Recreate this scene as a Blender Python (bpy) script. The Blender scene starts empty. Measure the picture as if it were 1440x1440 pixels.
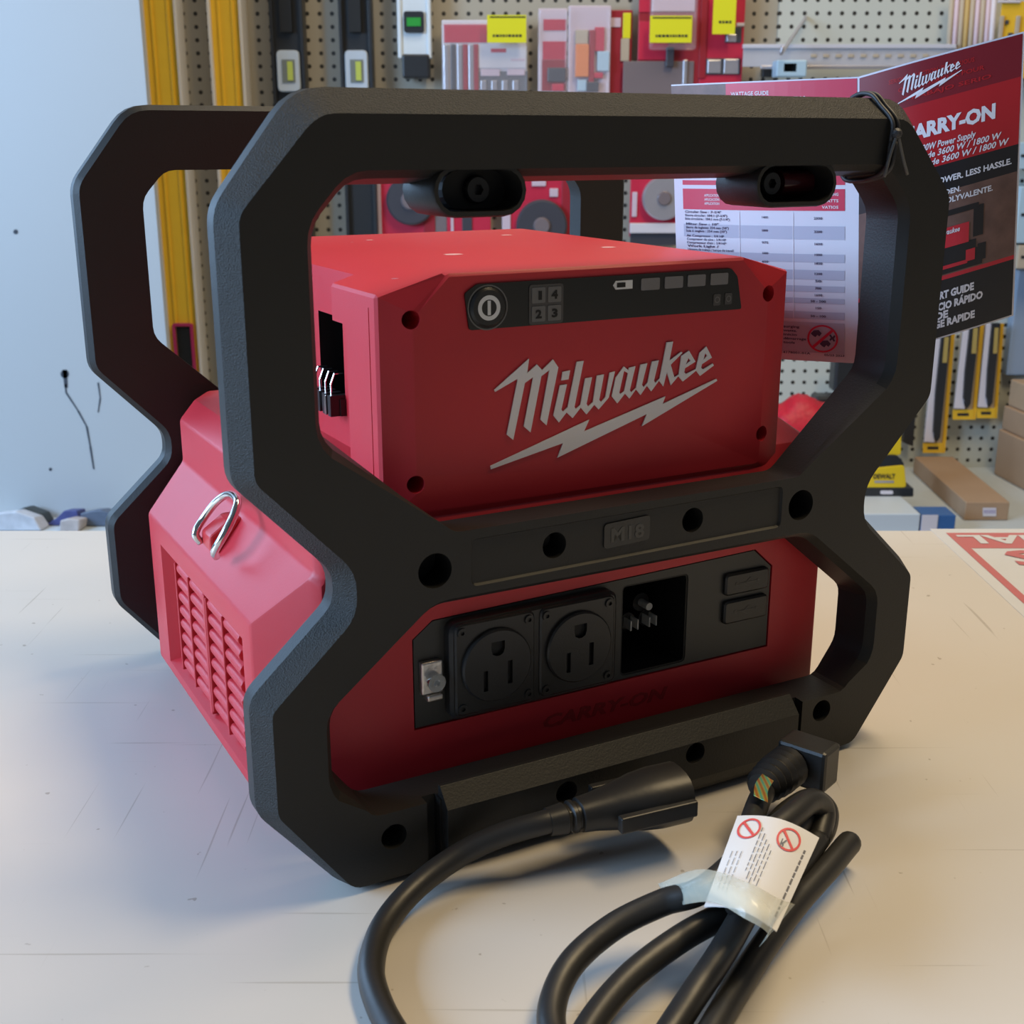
import bpy, bmesh, math, random
from mathutils import Vector, Matrix
from mathutils.geometry import tessellate_polygon
random.seed(7)
SC = bpy.context.scene
COL = SC.collection
# ---------------------------------------------------------------- camera
FPX, PITCH, CAMH = 1741.85, 0.29245, 0.326
X0, Y0, YAW = 0.05973, 0.55448, 0.49798
cd = bpy.data.cameras.new('camera'); cam = bpy.data.objects.new('camera', cd); COL.objects.link(cam)
cam.location = (0, 0, CAMH); cam.rotation_euler = (math.pi/2-PITCH, 0, 0)
cd.sensor_width = 36; cd.lens = FPX/1440*36; cd.clip_start = 0.02; cd.clip_end = 50
cd.dof.use_dof = True; cd.dof.focus_distance = 0.66; cd.dof.aperture_fstop = 24
SC.camera = cam
# ---------------------------------------------------------------- world, lights, exposure
w = bpy.data.worlds.new('world'); SC.world = w; w.use_nodes = True
w.node_tree.nodes['Background'].inputs[0].default_value = (0.80, 0.88, 1.0, 1)
w.node_tree.nodes['Background'].inputs[1].default_value = 0.10
def area(name, loc, target, sx, sy, power, col):
    l = bpy.data.lights.new(name, 'AREA'); l.shape = 'RECTANGLE'; l.size = sx; l.size_y = sy
    l.energy = power; l.color = col
    o = bpy.data.objects.new(name, l); COL.objects.link(o); o.location = loc
    o.rotation_euler = (Vector(target)-Vector(loc)).to_track_quat('-Z', 'Y').to_euler()
    return o
area('back_window_daylight', (-1.85, 1.95, 0.75), (-0.1, 0.75, 0.15), 0.9, 1.2, 20, (0.42, 0.66, 1.0))
area('window_daylight', (-2.3, 0.10, 0.90), (0.0, 0.70, 0.15), 1.4, 1.3, 98, (0.45, 0.68, 1.0))
area('ceiling_strip_light', (0.85, 0.85, 2.0), (0.10, 0.45, 0.0), 1.2, 0.35, 36, (1.0, 0.77, 0.45))
area('ceiling_aisle_light', (0.3, 1.75, 2.3), (0.1, 2.7, 0.2), 2.2, 0.4, 18, (1.0, 0.93, 0.82))
SC.view_settings.view_transform = 'Standard'; SC.view_settings.look = 'None'
SC.view_settings.exposure = 0.0; SC.view_settings.gamma = 1; SC.view_settings.use_curve_mapping = False

# ---------------------------------------------------------------- photo point -> place
CP, SP = math.cos(PITCH), math.sin(PITCH)
CY, SY = math.cos(YAW), math.sin(YAW)
def ray(px, py):
    a = (px-720)/FPX; b = -(py-720)/FPX
    return (a, CP+b*SP, -SP+b*CP)
def T(px, py, z=0.0):                    # on the level plane z
    r = ray(px, py); t = (z-CAMH)/r[2]; return Vector((r[0]*t, r[1]*t, z))
def W(px, py, Y):                        # on the upright plane at distance Y
    r = ray(px, py); t = Y/r[1]; return Vector((r[0]*t, Y, CAMH+r[2]*t))
def dev(P):
    x, y = P[0]-X0, P[1]-Y0; return (x*CY+y*SY, -x*SY+y*CY, P[2])
def F(px, py, d):                        # on the machine's front-parallel plane d -> (u,z)
    r = ray(px, py); o = dev((0, 0, CAMH)); q = dev((r[0]+X0, r[1]+Y0, r[2]))
    t = (d-o[1])/q[1]; return (o[0]+t*q[0], o[2]+t*q[2])

# ---------------------------------------------------------------- materials
MATS = {}
def mat(name, col, rough=0.5, metal=0.0, bump=0.0, bscale=400, var=0.0, vscale=30, spec=0.5, trans=0.0, alpha=1.0, coat=0.0):
    if name in MATS: return MATS[name]
    m = bpy.data.materials.new(name); m.use_nodes = True; nt = m.node_tree; b = nt.nodes['Principled BSDF']
    b.inputs['Base Color'].default_value = (*col, 1); b.inputs['Roughness'].default_value = rough
    b.inputs['Metallic'].default_value = metal; b.inputs['Specular IOR Level'].default_value = spec
    b.inputs['Transmission Weight'].default_value = trans; b.inputs['Alpha'].default_value = alpha
    b.inputs['Coat Weight'].default_value = coat
    tc = nt.nodes.new('ShaderNodeTexCoord')
    if var > 0:
        n = nt.nodes.new('ShaderNodeTexNoise'); n.inputs['Scale'].default_value = vscale; n.inputs['Detail'].default_value = 4
        nt.links.new(tc.outputs['Object'], n.inputs['Vector'])
        mx = nt.nodes.new('ShaderNodeMix'); mx.data_type = 'RGBA'
        mx.inputs[6].default_value = (*[c*(1-var) for c in col], 1); mx.inputs[7].default_value = (*[min(1, c*(1+var)) for c in col], 1)
        nt.links.new(n.outputs['Fac'], mx.inputs[0]); nt.links.new(mx.outputs[2], b.inputs['Base Color'])
    if bump > 0:
        n = nt.nodes.new('ShaderNodeTexNoise'); n.inputs['Scale'].default_value = bscale; n.inputs['Detail'].default_value = 3
        nt.links.new(tc.outputs['Object'], n.inputs['Vector'])
        bp = nt.nodes.new('ShaderNodeBump'); bp.inputs['Strength'].default_value = bump; bp.inputs['Distance'].default_value = 0.001
        nt.links.new(n.outputs['Fac'], bp.inputs['Height']); nt.links.new(bp.outputs['Normal'], b.inputs['Normal'])
    MATS[name] = m; return m
K_FRAME = mat('frame plastic', (0.016, 0.016, 0.0155), 0.5, bump=0.12, bscale=900, var=.12, spec=.38)
K_GRAIN = mat('grained frame plastic', (0.024, 0.023, 0.021), 0.50, bump=1.0, bscale=1500, spec=.36)
K_SMOOTH = mat('smooth black plastic', (0.020, 0.020, 0.020), 0.35, bump=0.08, bscale=1200)
K_PANEL = mat('socket panel plastic', (0.045, 0.045, 0.042), 0.45, bump=0.05, bscale=1500)
K_DARK = mat('deep black', (0.006, 0.006, 0.006), 0.6)
RED = mat('red housing plastic', (0.56, 0.022, 0.034), 0.46, bump=0.05, bscale=900, var=.04)
RED2 = mat('embossed red plastic', (0.34, 0.012, 0.018), 0.5)
WHITE = mat('white print', (0.84, 0.81, 0.84), 0.5)
STEEL = mat('polished steel', (0.75, 0.74, 0.72), 0.18, metal=1.0)
GREYK = mat('grey key', (0.16, 0.155, 0.15), 0.4)
SMOKE = mat('smoked lens', (0.22, 0.21, 0.21), 0.25)
CORD = mat('cord rubber', (0.022, 0.021, 0.020), 0.42, bump=0.08, bscale=300)

# ---------------------------------------------------------------- mesh helpers
def newbm(): return bmesh.new()
def box(bm, x0, x1, y0, y1, z0, z1):
    v = [bm.verts.new((x, y, z)) for z in (z0, z1) for y in (y0, y1) for x in (x0, x1)]
    for f in ((0, 2, 3, 1), (4, 5, 7, 6), (0, 1, 5, 4), (2, 6, 7, 3), (0, 4, 6, 2), (1, 3, 7, 5)):
        bm.faces.new([v[i] for i in f])
    return v
def rnd(poly, r, n=3):
    out = []; N = len(poly)
    for i in range(N):
        p0, p, p1 = (Vector(poly[(i-1) % N]), Vector(poly[i]), Vector(poly[(i+1) % N]))
        rr = r[i] if isinstance(r, (list, tuple)) else r
        a = p0-p; b = p1-p
        k = min(rr, a.length*.45, b.length*.45)
        if k < 1e-6: out.append((p.x, p.y)); continue
        A = p+a.normalized()*k; B = p+b.normalized()*k
        for j in range(n+1):
            t = j/n; q = A*(1-t)**2+p*2*t*(1-t)+B*t*t; out.append((q.x, q.y))
    return out
def area2(p): return sum(p[i][0]*p[(i+1) % len(p)][1]-p[(i+1) % len(p)][0]*p[i][1] for i in range(len(p)))/2
def inset(p, d):                          # d may be a function of the point; positive shrinks
    s = 1 if area2(p) > 0 else -1; N = len(p); out = []
    for i in range(N):
        a = Vector(p[i])-Vector(p[(i-1) % N]); b = Vector(p[(i+1) % N])-Vector(p[i]); a.normalize(); b.normalize()
        na = Vector((-a.y, a.x))*s; nb = Vector((-b.y, b.x))*s; m = (na+nb)
        if m.length < 1e-6: m = na
        m.normalize(); c = max(0.5, m.dot(na)); dd = d(p[i]) if callable(d) else d
        q = Vector(p[i])+m*dd/c; out.append((q.x, q.y))
    return out
def circle(cx, cy, r, n=24, ry=None): return [(cx+r*math.cos(2*math.pi*k/n), cy+(ry or r)*math.sin(2*math.pi*k/n)) for k in range(n)]
def stadium(x0, x1, z0, z1, n=8):
    r = (z1-z0)/2; cz = (z0+z1)/2; o = []
    for k in range(n+1): a = -math.pi/2+math.pi*k/n; o.append((x1-r+r*math.cos(a), cz+r*math.sin(a)))
    for k in range(n+1): a = math.pi/2+math.pi*k/n; o.append((x0+r+r*math.cos(a), cz+r*math.sin(a)))
    return o
def plate(bm, loops_by_level, holes_by_level=None, midx=None):
    """loops_by_level: [(d, outline)], holes_by_level: [[(d, hole)...], ...]; outline in (u,z); solid between the levels, capped."""
    rings = []
    sets = [loops_by_level]+(holes_by_level or [])
    for lv in sets:
        rs = [[bm.verts.new((p[0], d, p[1])) for p in lp] for d, lp in lv]
        for a, (r0, r1) in enumerate(zip(rs, rs[1:])):
            for i in range(len(r0)):
                j = (i+1) % len(r0)
                f = bm.faces.new((r0[i], r0[j], r1[j], r1[i]))
                if midx and lv is loops_by_level: f.material_index = midx[a]
        rings.append(rs)
    for e in (0, -1):
        lps = [r[e] for r in rings]
        flat = [v for l in lps for v in l]
        for t in tessellate_polygon([[Vector((v.co.x, v.co.z, 0)) for v in l] for l in lps]):
            try: bm.faces.new([flat[i] for i in t])
            except ValueError: pass
    return bm
def tube(bm, pts, r, n=12, caps=True):
    pts = [Vector(p) for p in pts]; rings = []; up = None
    for i, p in enumerate(pts):
        t = (pts[min(i+1, len(pts)-1)]-pts[max(i-1, 0)]).normalized()
        if up is None:
            up = Vector((0, 0, 1)) if abs(t.z) < .9 else Vector((1, 0, 0))
        up = (up-t*up.dot(t)).normalized(); s = t.cross(up)
        rr = r[i] if isinstance(r, (list, tuple)) else r
        rings.append([bm.verts.new(p+(up*math.cos(2*math.pi*k/n)+s*math.sin(2*math.pi*k/n))*rr) for k in range(n)])
    for a, b in zip(rings, rings[1:]):
        for k in range(n): bm.faces.new((a[k], a[(k+1) % n], b[(k+1) % n], b[k]))
    if caps: bm.faces.new(rings[0][::-1]); bm.faces.new(rings[-1])
    return bm
def smooth_path(pts, n=10):
    P = [Vector(p) for p in pts]; P = [P[0]*2-P[1]]+P+[P[-1]*2-P[-2]]; out = []
    for i in range(1, len(P)-2):
        for k in range(n):
            t = k/n; a, b, c, d = P[i-1:i+3]
            out.append(0.5*((2*b)+(c-a)*t+(2*a-5*b+4*c-d)*t*t+(3*b-a-3*c+d)*t**3))
    out.append(P[-2]); return out
def obj(name, bm, mats, parent=None, bev=0, smooth=False, recalc=True):
    if recalc: bmesh.ops.recalc_face_normals(bm, faces=bm.faces)
    me = bpy.data.meshes.new(name); bm.to_mesh(me); bm.free()
    o = bpy.data.objects.new(name, me); COL.objects.link(o)
    for m in (mats if isinstance(mats, (list, tuple)) else [mats]): me.materials.append(m)
    if parent: o.parent = parent
    if bev:
        b = o.modifiers.new('bevel', 'BEVEL'); b.width = bev; b.segments = 2; b.limit_method = 'ANGLE'; b.angle_limit = .6
    if smooth:
        for p in me.polygons: p.use_smooth = True
    return o
def bake(o):                               # apply modifiers
    dg = bpy.context.evaluated_depsgraph_get(); me = bpy.data.meshes.new_from_object(o.evaluated_get(dg))
    o.modifiers.clear(); o.data = me; return o
def cut(o, bm, m=None):                    # carve a closed shape out of o (both in the same local space)
    bmesh.ops.recalc_face_normals(bm, faces=bm.faces)
    me = bpy.data.meshes.new('cutter'); bm.to_mesh(me); bm.free(); c = bpy.data.objects.new('cutter', me); COL.objects.link(c)
    if m: me.materials.append(m)
    c.parent = o.parent
    bpy.context.view_layer.update()
    k = o.modifiers.new('cut', 'BOOLEAN'); k.object = c; k.solver = 'EXACT'; k.operation = 'DIFFERENCE'
    try: k.material_mode = 'TRANSFER'
    except Exception: pass
    bake(o); bpy.data.objects.remove(c); return o
def auto_smooth(o, ang=0.5):
    bm = bmesh.new(); bm.from_mesh(o.data)
    for f in bm.faces: f.smooth = True
    for e in bm.edges:
        if len(e.link_faces) == 2 and e.calc_face_angle(3) > ang: e.smooth = False
    bm.to_mesh(o.data); bm.free(); return o
def empty(name, loc, rz=0):
    o = bpy.data.objects.new(name, None); COL.objects.link(o); o.location = loc; o.rotation_euler = (0, 0, rz); o.empty_display_size = .02; return o
def tag(o, label=None, cat=None, group=None, kind=None):
    if label: o['label'] = label
    if cat: o['category'] = cat
    if group: o['group'] = group
    if kind: o['kind'] = kind
    return o
# text as mesh: returns verts (x,y) with cap height 1 and faces
TXT = {}
def text_mesh(body, bold=0.0, shear=0.0, res=2):
    k = (body, bold, shear)
    if k in TXT: return TXT[k]
    cu = bpy.data.curves.new('t', 'FONT'); cu.body = body; cu.offset = bold; cu.shear = shear; cu.resolution_u = res; cu.size = 1
    cu.align_x = 'LEFT'; o = bpy.data.objects.new('t', cu); COL.objects.link(o); bpy.context.view_layer.update()
    me = bpy.data.meshes.new_from_object(o.evaluated_get(bpy.context.evaluated_depsgraph_get()))
    vs = [(v.co.x, v.co.y) for v in me.vertices]; fs = [tuple(p.vertices) for p in me.polygons]
    bpy.data.objects.remove(o); bpy.data.meshes.remove(me); bpy.data.curves.remove(cu)
    TXT[k] = (vs, fs); return TXT[k]
def put_text(bm, body, fn, x, y, h, width=None, bold=0.012, shear=0.0, align='L', mi=0):
    """fn(x,y)->3D; baseline start at x,y; cap height h; stretched to width when given"""
    vs, fs = text_mesh(body, bold, shear)
    if not vs: return
    w = max(v[0] for v in vs); k = h/0.70; kx = k if width is None else width/w
    if align == 'C': x -= w*kx/2
    if align == 'R': x -= w*kx
    bv = [bm.verts.new(fn(x+v[0]*kx, y+v[1]*k)) for v in vs]
    for f in fs:
        try: bm.faces.new([bv[i] for i in f]).material_index = mi
        except ValueError: pass
def decal_poly(bm, loops, fn, mi=0):
    vs = [bm.verts.new(fn(*p)) for l in loops for p in l]
    for t in tessellate_polygon([[Vector((p[0], p[1], 0)) for p in l] for l in loops]):
        bm.faces.new([vs[i] for i in t]).material_index = mi
def decal_rect(bm, fn, x0, x1, y0, y1, mi=0, nx=1, ny=1):
    g = [[bm.verts.new(fn(x0+(x1-x0)*i/nx, y0+(y1-y0)*j/ny)) for i in range(nx+1)] for j in range(ny+1)]
    for j in range(ny):
        for i in range(nx): bm.faces.new((g[j][i], g[j][i+1], g[j+1][i+1], g[j+1][i])).material_index = mi
def ring_decal(bm, fn, cx, cy, r, wd, n=28, mi=0, asp=1):
    a = [bm.verts.new(fn(cx+r*math.cos(6.28319*k/n), cy+r*asp*math.sin(6.28319*k/n))) for k in range(n)]
    b = [bm.verts.new(fn(cx+(r-wd)*math.cos(6.28319*k/n), cy+(r-wd)*asp*math.sin(6.28319*k/n))) for k in range(n)]
    for k in range(n): bm.faces.new((a[k], a[(k+1) % n], b[(k+1) % n], b[k])).material_index = mi

# ================================================================ THE SETTING
def struct(name, bm, m, parent=None, **k):
    o = obj(name, bm, m, parent, **k)
    if not parent: o['kind'] = 'structure'
    return o
# pegboard: beige board with a 1 inch grid of holes
def peg_mat(name, base):
    m = bpy.data.materials.new(name); m.use_nodes = True; nt = m.node_tree; N = nt.nodes; L = nt.links; b = N['Principled BSDF']
    tc = N.new('ShaderNodeTexCoord'); mp = N.new('ShaderNodeVectorMath'); mp.operation = 'SCALE'; mp.inputs[3].default_value = 1/0.0254
    L.new(tc.outputs['Object'], mp.inputs[0]); fr = N.new('ShaderNodeVectorMath'); fr.operation = 'FRACTION'; L.new(mp.outputs[0], fr.inputs[0])
    sb = N.new('ShaderNodeVectorMath'); sb.operation = 'SUBTRACT'; sb.inputs[1].default_value = (.5, .5, .5); L.new(fr.outputs[0], sb.inputs[0])
    ml = N.new('ShaderNodeVectorMath'); ml.operation = 'MULTIPLY'; ml.inputs[1].default_value = (1, 0, 1); L.new(sb.outputs[0], ml.inputs[0])
    ln = N.new('ShaderNodeVectorMath'); ln.operation = 'LENGTH'; L.new(ml.outputs[0], ln.inputs[0])
    lt = N.new('ShaderNodeMath'); lt.operation = 'LESS_THAN'; lt.inputs[1].default_value = 0.17; L.new(ln.outputs['Value'], lt.inputs[0])
    nz = N.new('ShaderNodeTexNoise'); nz.inputs['Scale'].default_value = 5; L.new(tc.outputs['Object'], nz.inputs['Vector'])
    m0 = N.new('ShaderNodeMix'); m0.data_type = 'RGBA'; m0.inputs[6].default_value = (*[c*.9 for c in base], 1); m0.inputs[7].default_value = (*base, 1)
    L.new(nz.outputs['Fac'], m0.inputs[0])
    mx = N.new('ShaderNodeMix'); mx.data_type = 'RGBA'; mx.inputs[7].default_value = (.03, .028, .024, 1)
    L.new(m0.outputs[2], mx.inputs[6]); L.new(lt.outputs[0], mx.inputs[0]); L.new(mx.outputs[2], b.inputs['Base Color'])
    b.inputs['Roughness'].default_value = .5
    return m
PEG = peg_mat('pegboard', (0.46, 0.42, 0.34))
WY = 2.72
bm = newbm(); box(bm, -1.12, 1.9, WY, WY+.012, -.42, 1.5); struct('wall_back', bm, PEG)
WALLW = mat('white painted panel', (0.48, 0.51, 0.53), 0.55, var=.03, vscale=2)
bm = newbm(); p = W(197, 0, 2.64); q = W(262, 560, 2.64)
xr = -.649
box(bm, -1.30, xr, 2.32, 2.34, -.89, 1.5); struct('wall_left', bm, WALLW)
DIRT = mat('dark scuff', (.05, .06, .08), .8)
bm = newbm()
fnw = lambda x, y: W(x, y, 2.3195)
for pts, wd in [([(92, 540), (93, 552), (110, 578), (122, 600), (127, 628), (132, 660)], 1.6), ([(138, 538), (141, 560), (138, 580)], 1.3), ([(91, 520), (93, 545)], 3.4)]:
    for (x0, y0), (x1, y1) in zip(pts, pts[1:]): decal_poly(bm, [[(x0-wd, y0), (x0+wd, y0), (x1+wd*.7, y1), (x1-wd*.7, y1)]], fnw)
decal_poly(bm, [circle(91, 526, 6, 12)], fnw); decal_poly(bm, [circle(22, 326, 3.5, 10)], fnw); decal_poly(bm, [circle(71, 660, 2.5, 8)], fnw)
s = obj('trim_1', bm, DIRT); s['kind'] = 'structure'
SHELFM = mat('pale shelf metal', (0.55, 0.60, 0.62), 0.4, var=.05)
SZ = -.384
bm = newbm(); box(bm, -2.3, 1.85, 2.20, 2.72, SZ-.03, SZ); box(bm, -2.3, 1.85, 2.20, 2.215, -.9, SZ-.03)
struct('trim_2', bm, SHELFM)
bm = newbm(); box(bm, -2.5, 2.2, -1.2, 2.8, -.92, -.9); struct('floor', bm, mat('vinyl floor', (.35, .33, .30), .5, var=.1))

# counter with laminate top
def laminate():
    m = bpy.data.materials.new('worn cream laminate'); m.use_nodes = True; nt = m.node_tree; N = nt.nodes; L = nt.links; b = N['Principled BSDF']
    tc = N.new('ShaderNodeTexCoord')
    def noise(sc, rot, det=3, thr=None, dist=0):
        mp = N.new('ShaderNodeMapping'); mp.inputs['Scale'].default_value = sc; mp.inputs['Rotation'].default_value = (0, 0, rot)
        L.new(tc.outputs['Object'], mp.inputs[0]); n = N.new('ShaderNodeTexNoise'); n.inputs['Scale'].default_value = 1; n.inputs['Detail'].default_value = det
        n.inputs['Distortion'].default_value = dist; L.new(mp.outputs[0], n.inputs['Vector'])
        if thr is None: return n.outputs['Fac']
        r = N.new('ShaderNodeMapRange'); r.inputs[1].default_value = thr; r.inputs[2].default_value = thr+.03; L.new(n.outputs['Fac'], r.inputs[0]); return r.outputs[0]
    base = N.new('ShaderNodeMix'); base.data_type = 'RGBA'; base.inputs[6].default_value = (.58, .545, .50, 1); base.inputs[7].default_value = (.64, .60, .555, 1)
    L.new(noise((6, 6, 6), 0), base.inputs[0]); cur = base.outputs[2]
    for (sc, rot, thr, col, k) in [((260, 5, 1), .35, .70, (.30, .26, .21, 1), .5), ((4, 240, 1), .25, .71, (.32, .28, .22, 1), .45), ((130, 130, 1), 0, .735, (.25, .2, .15, 1), .6)]:
        f = N.new('ShaderNodeMath'); f.operation = 'MULTIPLY'; f.inputs[1].default_value = k; L.new(noise(sc, rot, 2, thr), f.inputs[0])
        mx = N.new('ShaderNodeMix'); mx.data_type = 'RGBA'; mx.inputs[7].default_value = col
        L.new(cur, mx.inputs[6]); L.new(f.outputs[0], mx.inputs[0]); cur = mx.outputs[2]
    L.new(cur, b.inputs['Base Color']); b.inputs['Roughness'].default_value = .38
    return m
LAM = laminate()
t = empty('counter', (0, .4, -.9)); tag(t, 'cream laminate shop counter with scratches, carrying the red power supply', 'counter')
bm = newbm(); box(bm, -1.3, 1.3, -.75, .63, .87, .90); obj('countertop', bm, LAM, t, bev=.004)
bm = newbm(); box(bm, -1.25, 1.25, -.7, .58, .001, .87); obj('cabinet_base', bm, mat('counter base', (.3, .28, .25), .6), t)
# printed sheet taped on the counter
t = empty('counter_sticker', (.45, .9, 0)); tag(t, 'white sheet with red border and red lettering stuck flat on the counter at right', 'sticker')
SW = mat('sticker white', (.62, .62, .63), .3, var=.04, vscale=60); SR = mat('sticker red', (.52, .13, .13), .3, var=.08, vscale=80)
p = T(1330, 750); ox, oy = p.x, p.y
def st(x, y, k=0): return Vector((ox+x-.45, oy-y-.9, .0003+k))
bm = newbm(); box(bm, ox-.010-.45, ox+.32-.45, oy-.30-.9, oy+.012-.9, .00001, .0003); obj('sheet', bm, SW, t)
bm = newbm(); f1 = lambda x, y: st(x, y, .0002)
decal_rect(bm, f1, 0, .3, 0, .042); decal_rect(bm, f1, 0, .007, .042, .28); decal_rect(bm, f1, 0, .3, .275, .282); obj('border', bm, SR, t)
bm = newbm(); put_text(bm, 'NAL', lambda x, y: st(x, y, .0005), .006+.085, .008, .022, width=-.085, bold=.03)
obj('lettering', bm, SW, t)
bm = newbm(); put_text(bm, 'S', lambda x, y: st(x, y, .0005), .028+.036, .050, .036, width=-.036, bold=.03); obj('letter', bm, SR, t)

# ================================================================ POWER SUPPLY
PS = empty('portable_power_supply', (X0, Y0, 0), YAW)
tag(PS, 'red battery power supply in a black tubular roll cage, standing on the counter', 'power supply')
OUT = [(.1547, .345), (.1888, .3014), (.1888, .1942), (.1482, .1509), (.1482, .1364), (.1876, .100), (.1876, .0463), (.1502, 0)]
OUT = OUT+[(-u, z) for u, z in reversed(OUT)]
RR = [.012, .007, .006, .006, .006, .006, .006, .007]; RR = RR+RR[::-1]
outer = rnd(OUT, RR, 4)
def both(h): return h+[(-u, z) for u, z in reversed(h)]
UP = rnd(both([(.136, .3085), (.1505, .2925), (.1505, .2115), (.0970, .1615)]), [.006, .006, .006, .004]+[.004, .006, .006, .006], 3)
LO = rnd(both([(.104, .1275), (.152, .0885), (.152, .0570), (.138, .0375)]), .005, 3)
def offo(p): return .0063+.0034*max(0, min(1, (p[1]-.30)/.04))-.003*max(0, min(1, (.03-p[1])/.03))
def fo(p, k):                              # the two cross bars slope down towards the back
    if p[1] < .052: return k*.1
    if .160 < p[1] < .170: return -k*.35
    return k
screws = [(-.1057, .1477, .0080), (.0985, .1485, .0080), (-.0453, .1494, .0062), (.0320, .1500, .0062),
          (-.1285, .0245, .0062), (.1235, .0285, .0062), (-.0414, .0262, .0058), (.0345, .0280, .0058)]
def cage(name, d0, sgn, label, skid):
    L = lambda d: d0+sgn*d
    bm = newbm()
    plate(bm, [(L(0), inset(outer, offo)), (L(.012), outer), (L(.0205), outer), (L(.024), inset(outer, .003))],
          [[(L(0), inset(h, lambda p: fo(p, -.006))), (L(.005), inset(h, lambda p: fo(p, -.0028))), (L(.024), h)] for h in (UP, LO)], midx=[1, 0, 0])
    o = obj(name, bm, [K_FRAME, K_GRAIN, K_DARK], PS); o['label'] = label
    for (u, z, r) in screws:
        c = newbm(); plate(c, [(L(-.02), circle(u, z, r, 28)), (L(.017), circle(u, z, r, 28))]); cut(o, c, K_DARK if r > .007 else None)
    return o
ff = cage('front_frame', 0, 1, 'black grained front cage frame', True)
c = newbm(); q_ = rnd([(-.0880, .1375), (.0860, .1390), (.0860, .1600), (-.0880, .1590)], .003, 3); plate(c, [(-.01, inset(q_, -.006)), (.0014, inset(q_, .0006))]); cut(ff, c)
# slots either side of the bottom bumper
for a in (-.1120, .1030):
    c = newbm(); box(c, a, a+.0065, -.02, .006, -.01, .043); cut(ff, c)
auto_smooth(ff, .3)
for (u, z, r) in screws:
    if r > .007: continue
    bm = newbm(); tube(bm, [(u, .0168, z), (u, .0120, z)], r*.62, 16)
    s = obj('screw', bm, K_SMOOTH, ff)
    c = newbm(); plate(c, [(.005, circle(u, z, r*.28, 6)), (.0145, circle(u, z, r*.28, 6))]); cut(s, c)
rf = cage('rear_frame', .3254, -1, 'black rear cage frame', False); auto_smooth(rf, .3)
# bottom bumper bar
bm = newbm(); prof = [(-.0045, .008), (-.006, .013), (-.006, .034), (.002, .0425), (.004, .0425), (.004, .004), (-.002, .004)]
v = [[bm.verts.new((u, d, z)) for d, z in prof] for u in (-.1045, .1020)]
for i in range(len(prof)):
    j = (i+1) % len(prof); bm.faces.new((v[0][i], v[0][j], v[1][j], v[1][i]))
bm.faces.new(v[0]); bm.faces.new(v[1][::-1]); bump = obj('bumper_bar', bm, K_FRAME, PS)
for (u, z, r) in screws[6:]:
    c = newbm(); plate(c, [(-.02, circle(u, z, r, 28)), (.0035, circle(u, z, r, 28))]); cut(bump, c)
k = bump.modifiers.new('bevel', 'BEVEL'); k.width = .0012; k.segments = 2; k.limit_method = 'ANGLE'; k.angle_limit = .5; bake(bump)
# raised badge on the middle bar
bm = newbm(); plate(bm, [(.0006, rnd([(-.0190, .1435), (.0065, .1445), (.0065, .1565), (-.0190, .1555)], .002, 3)), (.0030, rnd([(-.0190, .1435), (.0065, .1445), (.0065, .1565), (-.0190, .1555)], .002, 3))])
bd = obj('badge', bm, K_SMOOTH, ff)
bm = newbm(); put_text(bm, 'M18', lambda x, y: (x, .0004, y), -.0158, .1465, .0065, width=.019, bold=.03); obj('badge_lettering', bm, mat('grey relief', (.05, .05, .048), .4), ff)
# stadium tube bosses under the top bar with the sliding rods in them
def boss(u0, u1, z0, z1, side):
    o = [(0.0, stadium(u0, u1, z0, z1)), (.034, stadium(u0, u1, z0, z1))]
    q = inset(stadium(u0, u1, z0, z1), .0027)
    bm = newbm(); plate(bm, [(.0003, inset(stadium(u0, u1, z0, z1), .0006)), (.002, o[0][1]), (.030, stadium(u0, u1, z0, z1))], [[(.0003, inset(q, -.0004)), (.030, q)]])
    b = auto_smooth(obj('handle_boss', bm, K_FRAME, ff))
    return q
for (u0, u1, bu) in ((-.1035, -.0605, -.0775), (.0585, .1075, .0775)):
    z0, z1 = .2955, .3165
    c = newbm(); plate(c, [(-.02, stadium(u0+.002, u1-.002, z0+.002, z1-.002)), (.03, stadium(u0+.002, u1-.002, z0+.002, z1-.002))]); cut(ff, c)
    boss(u0, u1, z0, z1, 0)
    b0, b1, dd0 = ((-.0925, u1-.0025, .0150) if bu < 0 else (u0+.0025, u1-.0025, .0270))
    bm = newbm(); plate(bm, [(dd0, stadium(b0, b1, z0+.0027, z1-.0027)), (.0325, stadium(b0, b1, z0+.0027, z1-.0027))]); obj('boss_insert', bm, K_DARK, ff)
    bm = newbm(); tube(bm, [(bu, .0115, .306), (bu, .0125, .306), (bu, .0255, .306)], [.0050, .0056, .0060], 24); r = obj('handle_bolt', bm, K_SMOOTH, ff)
    c = newbm(); plate(c, [(-.002, circle(bu, .306, .0024, 6)), (.0145, circle(bu, .306, .0024, 6))]); cut(r, c)
bm = newbm(); tube(bm, [(.0855, .018, .306), (.1040, .018, .306)], .0060, 20); o = obj('handle_sleeve', bm, mat('dark red sleeve', (.06, .008, .012), .15), ff); auto_smooth(o)

auto_smooth(ff, .3)
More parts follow.
